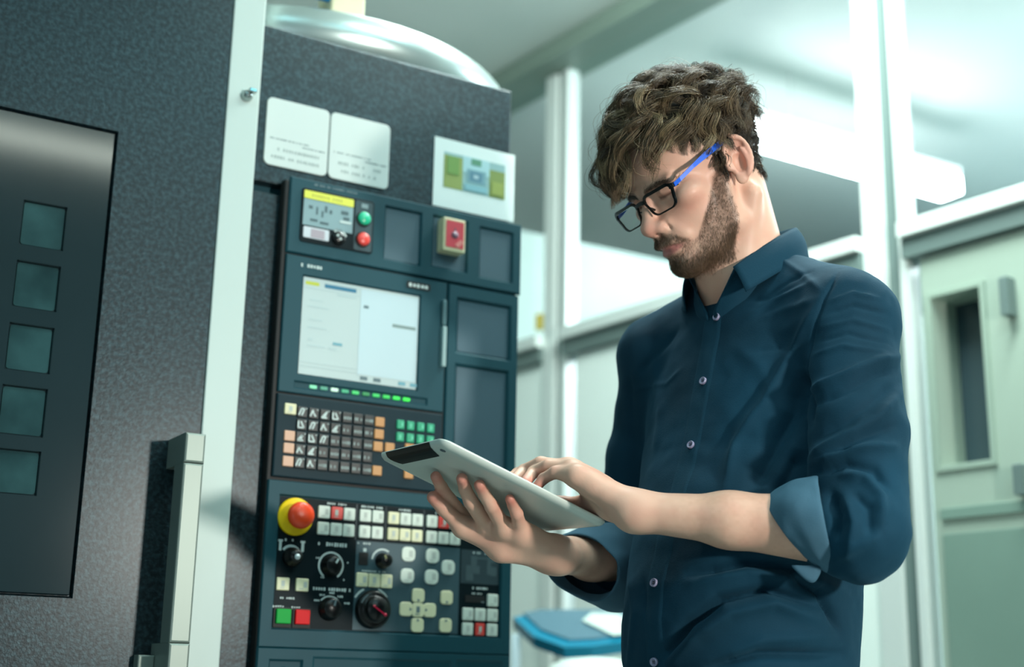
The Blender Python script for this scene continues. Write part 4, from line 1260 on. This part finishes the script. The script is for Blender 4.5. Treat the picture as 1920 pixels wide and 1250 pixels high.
def grid_obj(name, P, m, thick=0.0, parent=None, closed=False, sub=0):
    """P: (rows, cols, 3) surface grid."""
    P = np.array(P); r, c = P.shape[:2]
    idx = np.arange(r * c).reshape(r, c); F = []
    for j in range(c if closed else c - 1):
        j2 = (j + 1) % c
        for i in range(r - 1): F.append((idx[i, j], idx[i, j2], idx[i + 1, j2], idx[i + 1, j]))
    o = np_mesh(name, P.reshape(-1, 3), F, m)
    o.parent = parent or person
    o.matrix_parent_inverse = Matrix.Translation(-Vector(TO)) if parent is None else Matrix.Identity(4)
    if sub:
        s = o.modifiers.new('sub', 'SUBSURF'); s.levels = sub; s.render_levels = sub
    if thick:
        s = o.modifiers.new('thick', 'SOLIDIFY'); s.thickness = thick; s.offset = 1
    return o


def kid(o):                                          # child of the shirt, modelled in world space
    o.parent = shirt; o.matrix_parent_inverse = Matrix.Identity(4); return o


# placket and buttons
ln = lambda z: 0.0
rows = []
for z in np.linspace(1.452, 0.965, 90):
    row = []
    for l in np.linspace(-.0165, .0165, 9):
        h = sTree.ray_cast(Vector(TB(l, .5, z)), Vector(-TF))
        row.append(np.array(h[0]) + TF * (.0009 if abs(l) < .0164 else -.0006))
    rows.append(row)
kid(grid_obj('placket', rows, M_shirt2, 0, shirt))


def button(p, n, r=.0052, parent=shirt):
    n = Vector(n).normalized(); R = n.to_track_quat('Z', 'Y').to_matrix().to_4x4(); R.translation = Vector(p)
    q = MB('xyz')
    prof = [(r * .2, .0006), (r * .62, .0009), (r * .78, .0021), (r * .95, .0021), (r, .0010), (r, -.0012)]
    q.rings([[(a * math.cos(k * math.pi / 12), a * math.sin(k * math.pi / 12), h) for k in range(24)] for a, h in prof], smooth=True)
    for a in (0, 1, 2, 3):
        q.m = 1; x, y = r * .27 * math.cos(a * math.pi / 2 + .7), r * .27 * math.sin(a * math.pi / 2 + .7)
        q.rings([[(x + .0006 * math.cos(k), y + .0006 * math.sin(k), h) for k in np.linspace(0, 2 * math.pi, 9)[:-1]] for h in (.0004, .0013)])
    q.v = [tuple(R @ Vector(p_)) for p_ in q.v]
    o = q.build('button', [M_btn, M_knob]); return kid(o)


for px, py in ((1345, 595), (1320, 715), (1297, 835), (1258, 965), (1228, 1093), (1228, 1240)):
    p = cast(px, py, sTree); h = sTree.find_nearest(Vector(p)); nn = np.array(h[1])
    if nn @ (CAM - p) < 0: nn = -nn
    button(p + nn * .0018, nn)

# collar: fold line and free edge, near side first; the far side mirrors it with its own spread
def interp_path(pts, n):
    pts = np.array(pts); t = np.linspace(0, 1, len(pts)); s = np.linspace(0, 1, n)
    out = np.stack([np.interp(s, t, pts[:, k]) for k in range(3)], 1)
    for _ in range(6):
        out[1:-1] = .25 * out[:-2] + .5 * out[1:-1] + .25 * out[2:]
    return out


NC = 44
fold = interp_path([(.044, .043, 1.508), (.056, .018, 1.530), (.068, -.020, 1.558), (.066, -.060, 1.580), (.045, -.094, 1.594), (0, -.108, 1.600),
                    (-.045, -.094, 1.596), (-.066, -.060, 1.582), (-.068, -.020, 1.558), (-.058, .012, 1.536), (-.045, .036, 1.517)], NC)
free = interp_path([(.062, .040, 1.472), (.078, .010, 1.494), (.087, -.030, 1.520), (.080, -.068, 1.536), (.056, -.106, 1.545), (0, -.128, 1.548),
                    (-.056, -.106, 1.545), (-.082, -.066, 1.530), (-.090, -.024, 1.504), (-.080, .012, 1.482), (-.050, .032, 1.468)], NC)
stand = interp_path([(.004, .037, 1.457), (.034, .034, 1.470), (.058, .004, 1.494), (.066, -.040, 1.530), (.052, -.085, 1.556), (0, -.104, 1.566),
                     (-.052, -.085, 1.556), (-.066, -.040, 1.530), (-.058, .004, 1.494), (-.034, .032, 1.470), (-.006, .036, 1.457)], NC)
leaf = []
for t in np.linspace(0, 1, 9):
    bulge = .0035 * math.sin(math.pi * min(1, t * 1.1))
    row = fold * (1 - t) + free * t
    ctr = np.array([0, -.045, 0]); o_ = row - ctr; o_[:, 2] = 0; o_ /= np.linalg.norm(o_, axis=1, keepdims=True)
    row = row + o_ * bulge + np.array([0, 0, .003]) * math.sin(math.pi * t)
    leaf.append([TB(*p) for p in row])
kid(grid_obj('collar', leaf, M_shirt2, .0018, shirt))
inner = []
fold_in = fold.copy()
for i in range(NC):                                  # the stand's top edge drops towards the open front
    fold_in[i] = fold[i] + (np.array([0, -.045, fold[i][2]]) - fold[i]) * np.array([.05, .05, 0])
lowst = stand.copy(); lowst[:, 2] -= .030; lowst[:, :2] = (lowst[:, :2] - np.array([0, -.045])) * .90 + np.array([0, -.045])
inner.append([TB(*p) for p in lowst])
for t in np.linspace(0, 1, 6):
    inner.append([TB(*p) for p in stand * (1 - t) + fold_in * t])
kid(grid_obj('collar_stand', inner, M_shirt2, .0016, shirt))

# rolled cuffs
def ring(c, v1, v2, n=40, wob=0, seed=0):
    r = np.random.default_rng(seed); ph = r.uniform(0, 6.28, 3)
    out = []
    for t in np.linspace(0, 2 * math.pi, n, endpoint=False):
        k = 1 + wob * (math.sin(2 * t + ph[0]) + .6 * math.sin(3 * t + ph[1]) + .4 * math.sin(5 * t + ph[2]))
        out.append(c + (v1 * math.cos(t) + v2 * math.sin(t)) * k)
    return np.array(out)


def cuff(name, secs, axis, wob):
    """secs: (centre, half axis 1, half axis 2) from the open edge back to the sleeve."""
    ce, v1e, v2e = secs[0]
    rows = [ring(ce - axis * .022, v1e * .80, v2e * .80, wob=wob, seed=1), ring(ce - axis * .004, v1e * .94, v2e * .94, wob=wob, seed=1),
            ring(ce + axis * .001, v1e * .98, v2e * .98, wob=wob, seed=1), ring(ce - axis * .003, v1e * 1.02, v2e * 1.02, wob=wob, seed=1)]
    m = len(secs) - 1
    for t in np.linspace(0, 1, 9)[1:]:
        i = min(int(t * m), m - 1); f = t * m - i
        A, Bq = secs[i], secs[i + 1]
        c, u1, u2 = (A[k] * (1 - f) + Bq[k] * f for k in range(3)); b = 1.02 + .06 * math.sin(math.pi * t)
        rows.append(ring(c, u1 * b, u2 * b, wob=wob, seed=1))
    cb, v1b, v2b = secs[-1]
    rows.append(ring(cb - axis * .003, v1b * .97, v2b * .97, wob=wob, seed=1)); rows.append(ring(cb + axis * .006, v1b * .84, v2b * .84, wob=wob, seed=1))
    P = np.array(rows); sh = P.shape
    fl = P.reshape(-1, 3); cen = (ce + cb) / 2
    nrm = fl - cen; nrm -= np.outer(nrm @ axis, axis); nrm /= np.linalg.norm(nrm, axis=1, keepdims=True)
    fl = fl + nrm * (.0042 * vnoise(fl, 38, 12) + .0018 * vnoise(fl, 95, 13))[:, None]
    return kid(grid_obj(name, fl.reshape(sh), M_inside, 0, shirt, closed=True, sub=1))


def sec(t, b, dt, db, half, ax):
    p, q_ = at(t[0], t[1], dt), at(b[0], b[1], db)
    v1 = (p - q_) / 2; v2 = np.cross(v1, ax); v2 /= np.linalg.norm(v2)
    return ((p + q_) / 2, v1, v2 * half)


aL = (WL - EL) / np.linalg.norm(WL - EL)
cuff('cuff', [sec((1434, 934), (1524, 1052), 1.558, 1.548, .049, aL), sec((1482, 908), (1546, 1062), 1.552, 1.545, .056, aL), sec((1532, 888), (1566, 1066), 1.548, 1.543, .060, aL)], aL, .015)
aR = (WR - ER) / np.linalg.norm(WR - ER)
cuff('cuff', [sec((1082, 998), (1096, 1126), 1.755, 1.775, .056, aR), sec((1132, 990), (1136, 1138), 1.80, 1.815, .060, aR), sec((1178, 975), (1186, 1120), 1.85, 1.865, .058, aR)], aR, .035)
flap = [[at(1478, 1056, 1.515), at(1505, 1062, 1.512), at(1545, 1056, 1.515)], [at(1492, 1070, 1.512), at(1512, 1078, 1.508), at(1538, 1076, 1.512)], [at(1512, 1090, 1.512), at(1522, 1093, 1.510), at(1530, 1091, 1.512)]]
kid(grid_obj('cuff_flap', flap, M_inside, .0015, shirt, sub=1))

# trousers and shoes (below the frame, they carry him)
T_ = Field((-0.10, 1.30, 0.05), (0.66, 2.10, 1.00), 0.006)
for s in (-1, 1):
    hip, kn_, an = TB(s * .085, .005, .93), TB(s * .10, .03, .50), TB(s * .105, -.01, .10)
    T_.cone(hip, kn_, .088, .070, .02); T_.cone(kn_, an, .070, .056, .02)
T_.ell(TB(0, .008, .925), (.150, .150, .075), k=.03)
T_.func((-1, 1, .05), (1, 3, .12), lambda X, Y, Z: (Z - .075) * -1 + 0 * X + 0 * Y, k=.002, sub=False) if False else None
tV, tF = T_.mesh(); keep(np_mesh('trousers', smooth_mesh(tV, tF, 2), tF, cloth('black_trousers', '#14191d')))
for s in (-1, 1):
    F_ = Field(TB(s * .11, .06, 0) - np.array([.24, .24, .0]), TB(s * .11, .06, 0) + np.array([.24, .24, .16]), .005)
    F_.cone(TB(s * .105, -.035, .048), TB(s * .115, .09, .042), .042, .044, .03); F_.cone(TB(s * .115, .09, .040), TB(s * .118, .165, .034), .044, .036, .03)
    F_.cone(TB(s * .105, -.02, .05), TB(s * .105, -.012, .11), .045, .050, .03)
    v_, f_ = F_.mesh(); v_[:, 2] = np.maximum(v_[:, 2], 0.001)
    keep(np_mesh('shoe', v_, f_, mat('black_leather', '#15120f', 0.4)))

# ================================================================== tablet
TM = Matrix([[tx[i], ty[i], tn[i], TA[i]] for i in range(3)] + [[0, 0, 0, 1]])
tab = empty('tablet'); tab.matrix_world = TM
tag(tab, 'silver tablet computer with a black end strip, held up in the hands of the person', 'tablet')
q = MB('xyz')
W_, H2 = .186, .241


def trr(ins, z, r=.013):
    out = []; rr = max(r - ins * .6, .004); a0, a1, b0, b1 = ins, W_ - ins, ins, H2 - ins
    for cx_, cy_, s in ((a1 - rr, b0 + rr, -90), (a1 - rr, b1 - rr, 0), (a0 + rr, b1 - rr, 90), (a0 + rr, b0 + rr, 180)):
        for k in range(7):
            t = math.radians(s + 15 * k); out.append((cx_ + rr * math.cos(t), cy_ + rr * math.sin(t), z))
    return out


q.rings([trr(.016, .0002), trr(.009, .0007), trr(.004, .0022), trr(.0012, .0046), trr(.0, .0072), trr(.0, .0084), trr(.0008, .0090)], smooth=True)
M_tab = mat('silver_tablet', '#d3d8d0', 0.36, 0.12)
q.build('shell', M_tab, tab)
q = MB('xyz'); q.rings([trr(.003, .0089), trr(.003, .0094)]); q.build('screen', mat('black_glass', '#080a0b', 0.08), tab)
q = MB('xyz')
pts = []
sx0, sx1 = .026, .152
ED = lambda y, x: .0046 - .0046 * min(1, max(0, (y - .0010) / .012)) ** .6 - .0004
ys = [-.0006, .0012, .004, .008, .013, .018, .022]
grid = []
for y in ys:
    z = np.interp(y, [-.001, .0012, .004, .009, .016, .05], [.0072, .0046, .0022, .0007, .0002, .0002]) - .0004
    cut = .010 * (y / .022) ** 2
    grid.append([(sx0 + cut + (sx1 - sx0 - 2 * cut) * k / 12, y, z) for k in range(13)])
vs_ = [p for r in grid for p in r]; fs_ = [(i * 13 + j, i * 13 + j + 1, (i + 1) * 13 + j + 1, (i + 1) * 13 + j) for i in range(len(ys) - 1) for j in range(12)]
q.add(vs_, fs_); top_v = [(p[0], p[1], p[2] + .0004) for p in vs_]; q.add(top_v, [f[::-1] for f in fs_])
q.build('antenna_strip', mat('black_plastic', '#050607', 0.4, spec=0.3), tab)
q = MB('xyz'); q.rings([[(.168 + r * math.cos(k * math.pi / 8), .013 + r * math.sin(k * math.pi / 8), z) for k in range(16)] for r, z in ((.0036, .0012), (.0036, -.0003), (.0026, -.0005), (.0001, -.0005))])
q.build('camera_lens', mat('lens_grey', '#59656a', 0.2), tab)

# ================================================================== eyeglasses
gl = empty('eyeglasses'); gl.matrix_world = Matrix([[HR[i][0], HR[i][1], HR[i][2], HO[i]] for i in range(3)] + [[0, 0, 0, 1]])
tag(gl, 'black framed eyeglasses with blue temple arms worn on the person\'s nose', 'eyeglasses')
GZ0, GZ1, GX0, GX1 = -16.5, 12.5, 9.0, 62.0


def gp(x, z): return (x * M, (104.0 + .10 * x - .0014 * x * x + (z - 2) * .13) * M, (z - .055 * x - .0) * M)


M_rim = mat('black_frame', '#08090b', 0.22); M_blue = mat('blue_temple', '#1c5fd6', 0.3)
for s in (-1, 1):
    path = []
    cr = ((GX1, GZ1, 7, 0), (GX0, GZ1, 9, 90), (GX0 + 3, GZ0, 12, 180), (GX1 - 4, GZ0, 11, 270))
    for x, z, r, a in cr:
        cx_ = x + (-r if x > 30 else r); cz_ = z + (-r if z > 0 else r)
        for k in range(7):
            t = math.radians(a + 15 * k); path.append((s * (cx_ + r * math.cos(t)), cz_ + r * math.sin(t)))
    q = MB('xyz'); n_ = len(path); rs = []
    for i in range(n_ + 1):
        x, z = path[i % n_]; xa, za = path[(i - 1) % n_]; xb, zb = path[(i + 1) % n_]
        tx_, tz_ = xb - xa, zb - za; L_ = math.hypot(tx_, tz_); nx_, nz_ = tz_ / L_, -tx_ / L_
        wd = 1.05 + .9 * max(0, z / GZ1) ** 2 + .5 * max(0, (s * x - 48) / 14)
        ring_ = []
        for a, b in ((-1, -1.3), (1, -1.3), (1.0, 1.1), (-1, 1.1)):
            X_, Z_ = x + nx_ * a * wd, z + nz_ * a * wd
            g_ = gp(X_, Z_); ring_.append((g_[0], g_[1] + b * M, g_[2]))
        rs.append(ring_)
    q.rings(rs, False, False); q.build('rim', M_rim, gl)
    q = MB('xyz'); f_ = [gp(x, z) for x, z in path]; q.rings([[(a, b - .0004, c) for a, b, c in f_], [(a, b + .0004, c) for a, b, c in f_]])
    q.build('lens', glass('spectacle_lens', '#fefefe', 0.03, 1.3), gl)
    q = MB('xyz')
    dz_ = -.055 * s * 66
    tp = [(s * 66, 96.5 + s * 6, 7.5 + dz_), (s * 70, 86 + s * 4, 10.5 + dz_), (s * 73.5, 60 + s * 2, 20 + dz_ * .6), (s * 75.5, 34, 28.5), (s * 76, 8, 33.5), (s * 77, -6, 34)]
    hh = [2.6, 2.6, 2.7, 3.9, 3.6, 2.2]
    rs = [[(x - 1.0 * M0, y, z) for x, y, z, M0 in ()] for _ in ()]
    for (x, y, z), h_ in zip(tp, hh):
        rs.append([((x - 1.1) * M, y * M, (z - h_) * M), ((x + 1.1) * M, y * M, (z - h_) * M), ((x + 1.1) * M, y * M, (z + h_) * M), ((x - 1.1) * M, y * M, (z + h_) * M)])
    q.rings(rs); q.build('temple', M_blue, gl)
    q = MB('xyz'); rs = []
    for x, z, h_, dy in ((59, 8.5, 3.6, 0), (65, 8, 3.2, -1), (67.0, 7.5, 2.6, -6)):
        g_ = gp(s * x, z); y_ = g_[1] + dy * M
        rs.append([(g_[0], y_ - .0012, g_[2] - h_ * M), (g_[0], y_ + .0012, g_[2] - h_ * M), (g_[0], y_ + .0012, g_[2] + h_ * M), (g_[0], y_ - .0012, g_[2] + h_ * M)])
    q.rings(rs); q.build('end_piece', M_rim, gl)
    q = MB('xyz'); q.tube([gp(s * 10.5, -2), (s * 8.5 * M, 97 * M, -4 * M), (s * 9.0 * M, 93.5 * M, -8 * M)], [.0010, .0014, .0018], 8); q.build('nose_pad', M_rim, gl)
q = MB('xyz'); rs = []
for x in np.linspace(-11, 11, 9):
    z = 5.5 + 2.0 * (1 - (x / 11) ** 2); g_ = gp(x, z); h_ = 2.6
    rs.append([(g_[0], g_[1] - .0013, g_[2] - h_ * M), (g_[0], g_[1] + .0015, g_[2] - h_ * M), (g_[0], g_[1] + .0015, g_[2] + h_ * M), (g_[0], g_[1] - .0013, g_[2] + h_ * M)])
q.rings(rs); q.build('bridge', M_rim, gl)
# ================================================================== hair, beard, brows
C0 = np.array([0, -4, 40.0])
NAZ, NEL = 73, 46
azg = np.linspace(-math.pi, math.pi, NAZ); elg = np.linspace(-1.35, math.pi / 2, NEL)
RT = np.zeros((NAZ, NEL))
for i, a in enumerate(azg):
    for j, e in enumerate(elg):
        u = np.array([math.sin(a) * math.cos(e), math.cos(a) * math.cos(e), math.sin(e)])
        h = skinTree.ray_cast(Vector(HD(*(C0 + u * 250))), Vector(HR @ -u))
        RT[i, j] = 250 - h[3] * 1000 if h[0] is not None else 90
        # ignore the ears: keep the skull's own radius there
        if 1.25 < abs(a) < 2.3 and e < .25: RT[i, j] = min(RT[i, j], 78 + 6 * max(0, -e))


def rad(u):
    a = np.arctan2(u[:, 0], u[:, 1]); e = np.arcsin(np.clip(u[:, 2], -1, 1))
    x = (a + math.pi) / (2 * math.pi) * (NAZ - 1); y = np.clip((e + 1.35) / (math.pi / 2 + 1.35) * (NEL - 1), 0, NEL - 1.001)
    i = np.clip(x.astype(int), 0, NAZ - 2); j = y.astype(int); f = x - i; g = y - j
    return RT[i, j] * (1 - f) * (1 - g) + RT[i + 1, j] * f * (1 - g) + RT[i, j + 1] * (1 - f) * g + RT[i + 1, j + 1] * f * g


def el_limit(a):                                     # hairline elevation by azimuth (0 = front)
    return np.interp(np.abs(a), [0, .5, .85, 1.08, 1.22, 1.36, 1.5, 1.75, 2.0, 2.4, 3.15], [.52, .46, .30, .20, -.20, -.42, -.02, -.02, -.45, -.72, -.78])


crown = np.array([0, -.50, .866])


def hair_dims(u):
    a = np.abs(np.arctan2(u[:, 0], u[:, 1])); e = np.arcsin(np.clip(u[:, 2], -1, 1))
    topn = sst(.15, .75, e); front = sst(1.5, .7, a) * sst(.05, .45, e)
    L = 20 + 50 * topn + 30 * front
    Hh = 6.5 + 20 * topn + 9 * front
    back = sst(1.9, 2.6, a) * sst(.5, -.2, e)
    return L * (1 - .35 * back), Hh * (1 - .35 * back)


def sample_roots(n, r):
    out = np.zeros((0, 3))
    while len(out) < n:
        u = r.normal(size=(n * 2, 3)); u /= np.linalg.norm(u, axis=1, keepdims=True)
        a = np.arctan2(u[:, 0], u[:, 1]); e = np.arcsin(u[:, 2])
        out = np.concatenate([out, u[e > el_limit(a)]])
    return out[:n]


rg = np.random.default_rng(11)
NG, NSTR, NP = 400, 40, 17
gu = sample_roots(NG, rg)
ncr = 70                                             # extra locks round the crown and the parting
xc_ = crown + rg.normal(0, .38, (ncr, 3)); xc_ /= np.linalg.norm(xc_, axis=1, keepdims=True)
gu[:ncr] = xc_
s_ = np.linspace(0, 1, NP)


def strands(u0, L, Hh, rho, turns, ph, flow_j, off, npts):
    """Paths (n, npts, 3) in head millimetres, sliding over the skull away from the crown."""
    n = len(u0); s = np.linspace(0, 1, npts)[None, :]
    t = u0 - (u0 @ crown)[:, None] * crown; bad = np.linalg.norm(t, axis=1) < .05
    t[bad] = [0, 1, 0]
    away = t - (t * u0).sum(1, keepdims=True) * u0
    away = away * (u0 @ crown)[:, None] - 0 if False else -(crown - (u0 @ crown)[:, None] * u0)
    # top hair is brushed forward
    fwd = np.array([0, .86, -.25]); fwd = fwd - (u0 @ fwd)[:, None] * u0
    wtop = sst(.35, .85, u0[:, 2])[:, None]
    d = away / (np.linalg.norm(away, axis=1, keepdims=True) + 1e-6) * (1 - .55 * wtop) + fwd * .55 * wtop
    d = d / np.linalg.norm(d, axis=1, keepdims=True)
    b = np.cross(u0, d)
    c, sn = np.cos(flow_j)[:, None], np.sin(flow_j)[:, None]
    d, b = d * c + b * sn, b * c - d * sn
    R0 = rad(u0)
    ang = (L / (R0 + Hh * .7))[:, None] * s
    dirv = u0[:, None, :] * np.cos(ang)[..., None] + d[:, None, :] * np.sin(ang)[..., None]
    hgt = Hh[:, None] * (1 - np.exp(-5.0 * s)) * (1 - .25 * s ** 2)
    ramp = np.minimum(1.25, s * 1.9)
    th = ph[:, None] + 2 * math.pi * turns[:, None] * s
    ho = rho[:, None] * ramp * np.sin(th) * .8; bo = rho[:, None] * ramp * np.cos(th)
    fl = dirv.reshape(-1, 3)
    Rr = rad(fl).reshape(n, npts)
    Rr = np.maximum(Rr, 74)
    r = Rr + np.maximum(hgt + ho + off[:, 1:2] * (.4 + .6 * np.sin(math.pi * np.minimum(1, s * 1.1))), 1.0)
    return C0 + dirv * r[..., None] + b[:, None, :] * (bo + off[:, 0:1] * (1 - .80 * s ** 1.5))[..., None]


gL, gH = hair_dims(gu)
gL *= rg.uniform(.75, 1.2, NG); gH *= rg.uniform(.65, 1.25, NG)
grho = (2.4 + 7.4 * sst(.1, .7, gu[:, 2])) * rg.uniform(.6, 1.35, NG); gturn = gL / rg.uniform(46, 80, NG); gph = rg.uniform(0, 6.28, NG); gfl = rg.normal(0, .55, NG)
rep = np.repeat(np.arange(NG), NSTR); n_all = len(rep)
su = gu[rep] + rg.normal(0, .020, (n_all, 3)); su /= np.linalg.norm(su, axis=1, keepdims=True)
off = rg.normal(0, 2.3, (n_all, 2))


def fringe_trim(P, L):
    """Shorten hairs that would hang over the bare side of the forehead (his left)."""
    x, y, z = P[..., 0], P[..., 1], P[..., 2]
    zl = np.interp(y, [22, 28.6, 50.8, 70, 79.5, 86, 93, 97, 104], [-6, 19, 35, 51, 58, 54, 44, 32, 24]) + 2
    zl = np.where(x > -1, 24, zl)
    badp = (y > 22) & (z < zl)
    first = np.where(badp.any(1), badp.argmax(1), P.shape[1]) / (P.shape[1] - 1)
    return L * np.clip(first, .25, 1)


sL = gL[rep] * rg.uniform(.85, 1.1, n_all); s_args = (gH[rep], grho[rep] * rg.uniform(.85, 1.15, n_all))
s_ph = gph[rep] + rg.normal(0, .16, n_all); s_fl = gfl[rep] + rg.normal(0, .03, n_all)
for _ in range(2):
    P_h = strands(su, sL, *s_args, gturn[rep] * sL / gL[rep], s_ph, s_fl, off, NP)
    sL = fringe_trim(P_h, sL)
P_h = strands(su, sL, gH[rep], s_args[1], gturn[rep] * sL / gL[rep], s_ph, s_fl, off, NP)
nf = 260                                             # fly-away hairs
fu = sample_roots(nf, rg); fL, fH = hair_dims(fu)
f_args = (fH * rg.uniform(1.15, 1.65, nf), rg.uniform(3, 10, nf)); f_t = fL / rg.uniform(30, 60, nf); f_p = rg.uniform(0, 6.28, nf); f_j = rg.normal(0, .9, nf); f_o = rg.normal(0, 2, (nf, 2))
P_f = strands(fu, fL, *f_args, f_t, f_p, f_j, f_o, NP)
okf = fringe_trim(P_f, np.ones(nf)) > .99
P_f = P_f[okf]; nf = int(okf.sum())

dark, mid, light = (np.array(lin(c)[:3]) for c in ('#2a2119', '#614e3a', '#a38d6b'))


def tubes(P, r0, r1, col0, col1, ns=3):
    """P (n, k, 3) metres; returns vertices, quads, colours of tapered tubes."""
    n, k = P.shape[:2]
    T = np.gradient(P, axis=1); T /= np.linalg.norm(T, axis=2, keepdims=True) + 1e-12
    A = np.cross(T, np.array([.31, .52, .79])); A /= np.linalg.norm(A, axis=2, keepdims=True) + 1e-12; Bn = np.cross(T, A)
    rr = (r0 + (r1 - r0) * np.linspace(0, 1, k) ** 1.5)[None, :, None]
    V = np.stack([P + rr * (math.cos(2 * math.pi * i / ns) * A + math.sin(2 * math.pi * i / ns) * Bn) for i in range(ns)], 2)
    base = (np.arange(n)[:, None, None] * k + np.arange(k - 1)[None, :, None]) * ns
    i = np.arange(ns)[None, None, :]; j = (i + 1) % ns
    F = np.stack([base + i, base + j, base + ns + j, base + ns + i], -1).reshape(-1, 4)
    t = np.linspace(0, 1, k)[None, :, None, None]
    Cc = (col0[:, None, None, :] * (1 - t) + col1[:, None, None, :] * t) * np.ones((1, 1, ns, 1))
    return V.reshape(-1, 3), F, Cc.reshape(-1, 3)


def to_world(P): return HO + (P * .001) @ HR.T


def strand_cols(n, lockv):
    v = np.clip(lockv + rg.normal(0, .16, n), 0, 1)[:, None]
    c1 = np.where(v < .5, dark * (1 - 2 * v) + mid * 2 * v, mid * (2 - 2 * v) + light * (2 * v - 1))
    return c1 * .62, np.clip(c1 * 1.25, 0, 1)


lockv = np.clip(.44 + .17 * rg.normal(size=NG) + .12 * sst(.2, .8, gu[:, 2]) - .26 * sst(1.4, 2.3, np.abs(np.arctan2(gu[:, 0], gu[:, 1]))) - .22 * sst(.55, .0, np.arcsin(gu[:, 2])), 0, 1)  # highlight on top put into the lock tones; sides and back darker
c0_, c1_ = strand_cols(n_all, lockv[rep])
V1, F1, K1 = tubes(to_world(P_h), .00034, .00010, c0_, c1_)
c0f, c1f = strand_cols(nf, np.full(nf, .6))
V2, F2, K2 = tubes(to_world(P_f), .00024, .00010, c0f, c1f)
# undercoat: a dark lumpy cap so no scalp shows through
au = np.linspace(-math.pi, math.pi, 121)[:-1]; tt = np.linspace(0, 1, 40); capV = []
for a in au:
    e0 = float(el_limit(np.array([a]))[0]) + .03
    e = e0 + (math.pi / 2 - e0) * tt
    u = np.stack([np.sin(a) * np.cos(e), np.cos(a) * np.cos(e), np.sin(e)], 1)
    _, hh_ = hair_dims(u)
    r_ = np.maximum(rad(u), 74) + hh_ * .34 * np.minimum(1, tt * 5 + .05) * (1 + .28 * vnoise(u * 3.2, 2.2, 21)) + .6
    capV.append(C0 + u * r_[:, None])
capV = np.array(capV); idx_ = np.arange(120 * 40).reshape(120, 40)
capF = [(idx_[i, j], idx_[(i + 1) % 120, j], idx_[(i + 1) % 120, j + 1], idx_[i, j + 1]) for i in range(120) for j in range(39)]
V3 = to_world(capV.reshape(-1, 3)); F3 = np.array(capF); K3 = np.tile(dark * .55, (len(V3), 1))
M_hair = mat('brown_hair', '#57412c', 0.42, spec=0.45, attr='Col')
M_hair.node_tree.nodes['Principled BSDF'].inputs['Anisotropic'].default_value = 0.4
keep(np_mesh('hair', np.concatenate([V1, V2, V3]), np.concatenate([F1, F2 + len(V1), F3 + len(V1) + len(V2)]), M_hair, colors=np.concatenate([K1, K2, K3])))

# beard and eyebrows: short tapered hairs standing on the skin
bN = vnormals(bV, bF)


def short_hair(sel_p, n, length, lean, r0, name, cols, seed):
    r = np.random.default_rng(seed)
    w_ = sel_p / sel_p.sum(); i = r.choice(len(bV), n, p=w_)
    p = H_[i] + r.uniform(-.9, .9, (n, 3)); nn = bN[i] @ HR
    out = np.where((nn * (H_[i] - np.array([0, 20, -20]))).sum(1, keepdims=True) < 0, -nn, nn)
    d = lean(p) + r.normal(0, .28, (n, 3)); d -= (d * out).sum(1, keepdims=True) * out; d /= np.linalg.norm(d, axis=1, keepdims=True)
    L_ = length(p) * r.uniform(.55, 1.25, n)
    P = []
    for t in (0, .35, .7, 1.0):
        P.append(p - out * .3 + (out * (.42 * t * (1 - .35 * t)) + d * (.85 * t)) * L_[:, None])
    P = to_world(np.stack(P, 1))
    v = r.uniform(0, 1, n)[:, None]
    c = cols[0] * (1 - v) + cols[1] * v
    V, F, K = tubes(P, r0, r0 * .45, c, c * 1.15)
    return keep(np_mesh(name, V, F, M_hair, colors=np.clip(K, 0, 1)))


bw = bm_ ** 1.2 * (.55 + .45 * np.clip(nz + .3, 0, 1)) * (1 + .8 * sst(-60, -85, H_[:, 2]) + .7 * blob((0, 106, -47), (30, 20, 8)))
def beard_len(p): return 3.6 + 3.2 * sst(-45, -90, p[:, 2]) + 1.6 * np.exp(-(((p[:, 2] + 47) / 8) ** 2)) * (p[:, 1] > 85)
def beard_dir(p): return np.stack([np.sign(p[:, 0]) * .35 * (p[:, 2] > -58) * (p[:, 1] > 70), .35 + 0 * p[:, 0], -1 + 0 * p[:, 0]], 1)
short_hair(bw + 1e-9, 20000, beard_len, beard_dir, .000095, 'beard', (np.array(lin('#2c1f17')[:3]), np.array(lin('#7d6148')[:3])), 31)
def brow_dir(p): return np.stack([np.sign(p[:, 0]), -.2 + 0 * p[:, 0], .15 + 0 * p[:, 0]], 1)
short_hair(brow ** 1.5 + 1e-9, 1500, lambda p: 5.0 + 0 * p[:, 0], brow_dir, .00011, 'eyebrows', (np.array(lin('#241913')[:3]), np.array(lin('#4d392a')[:3])), 32)
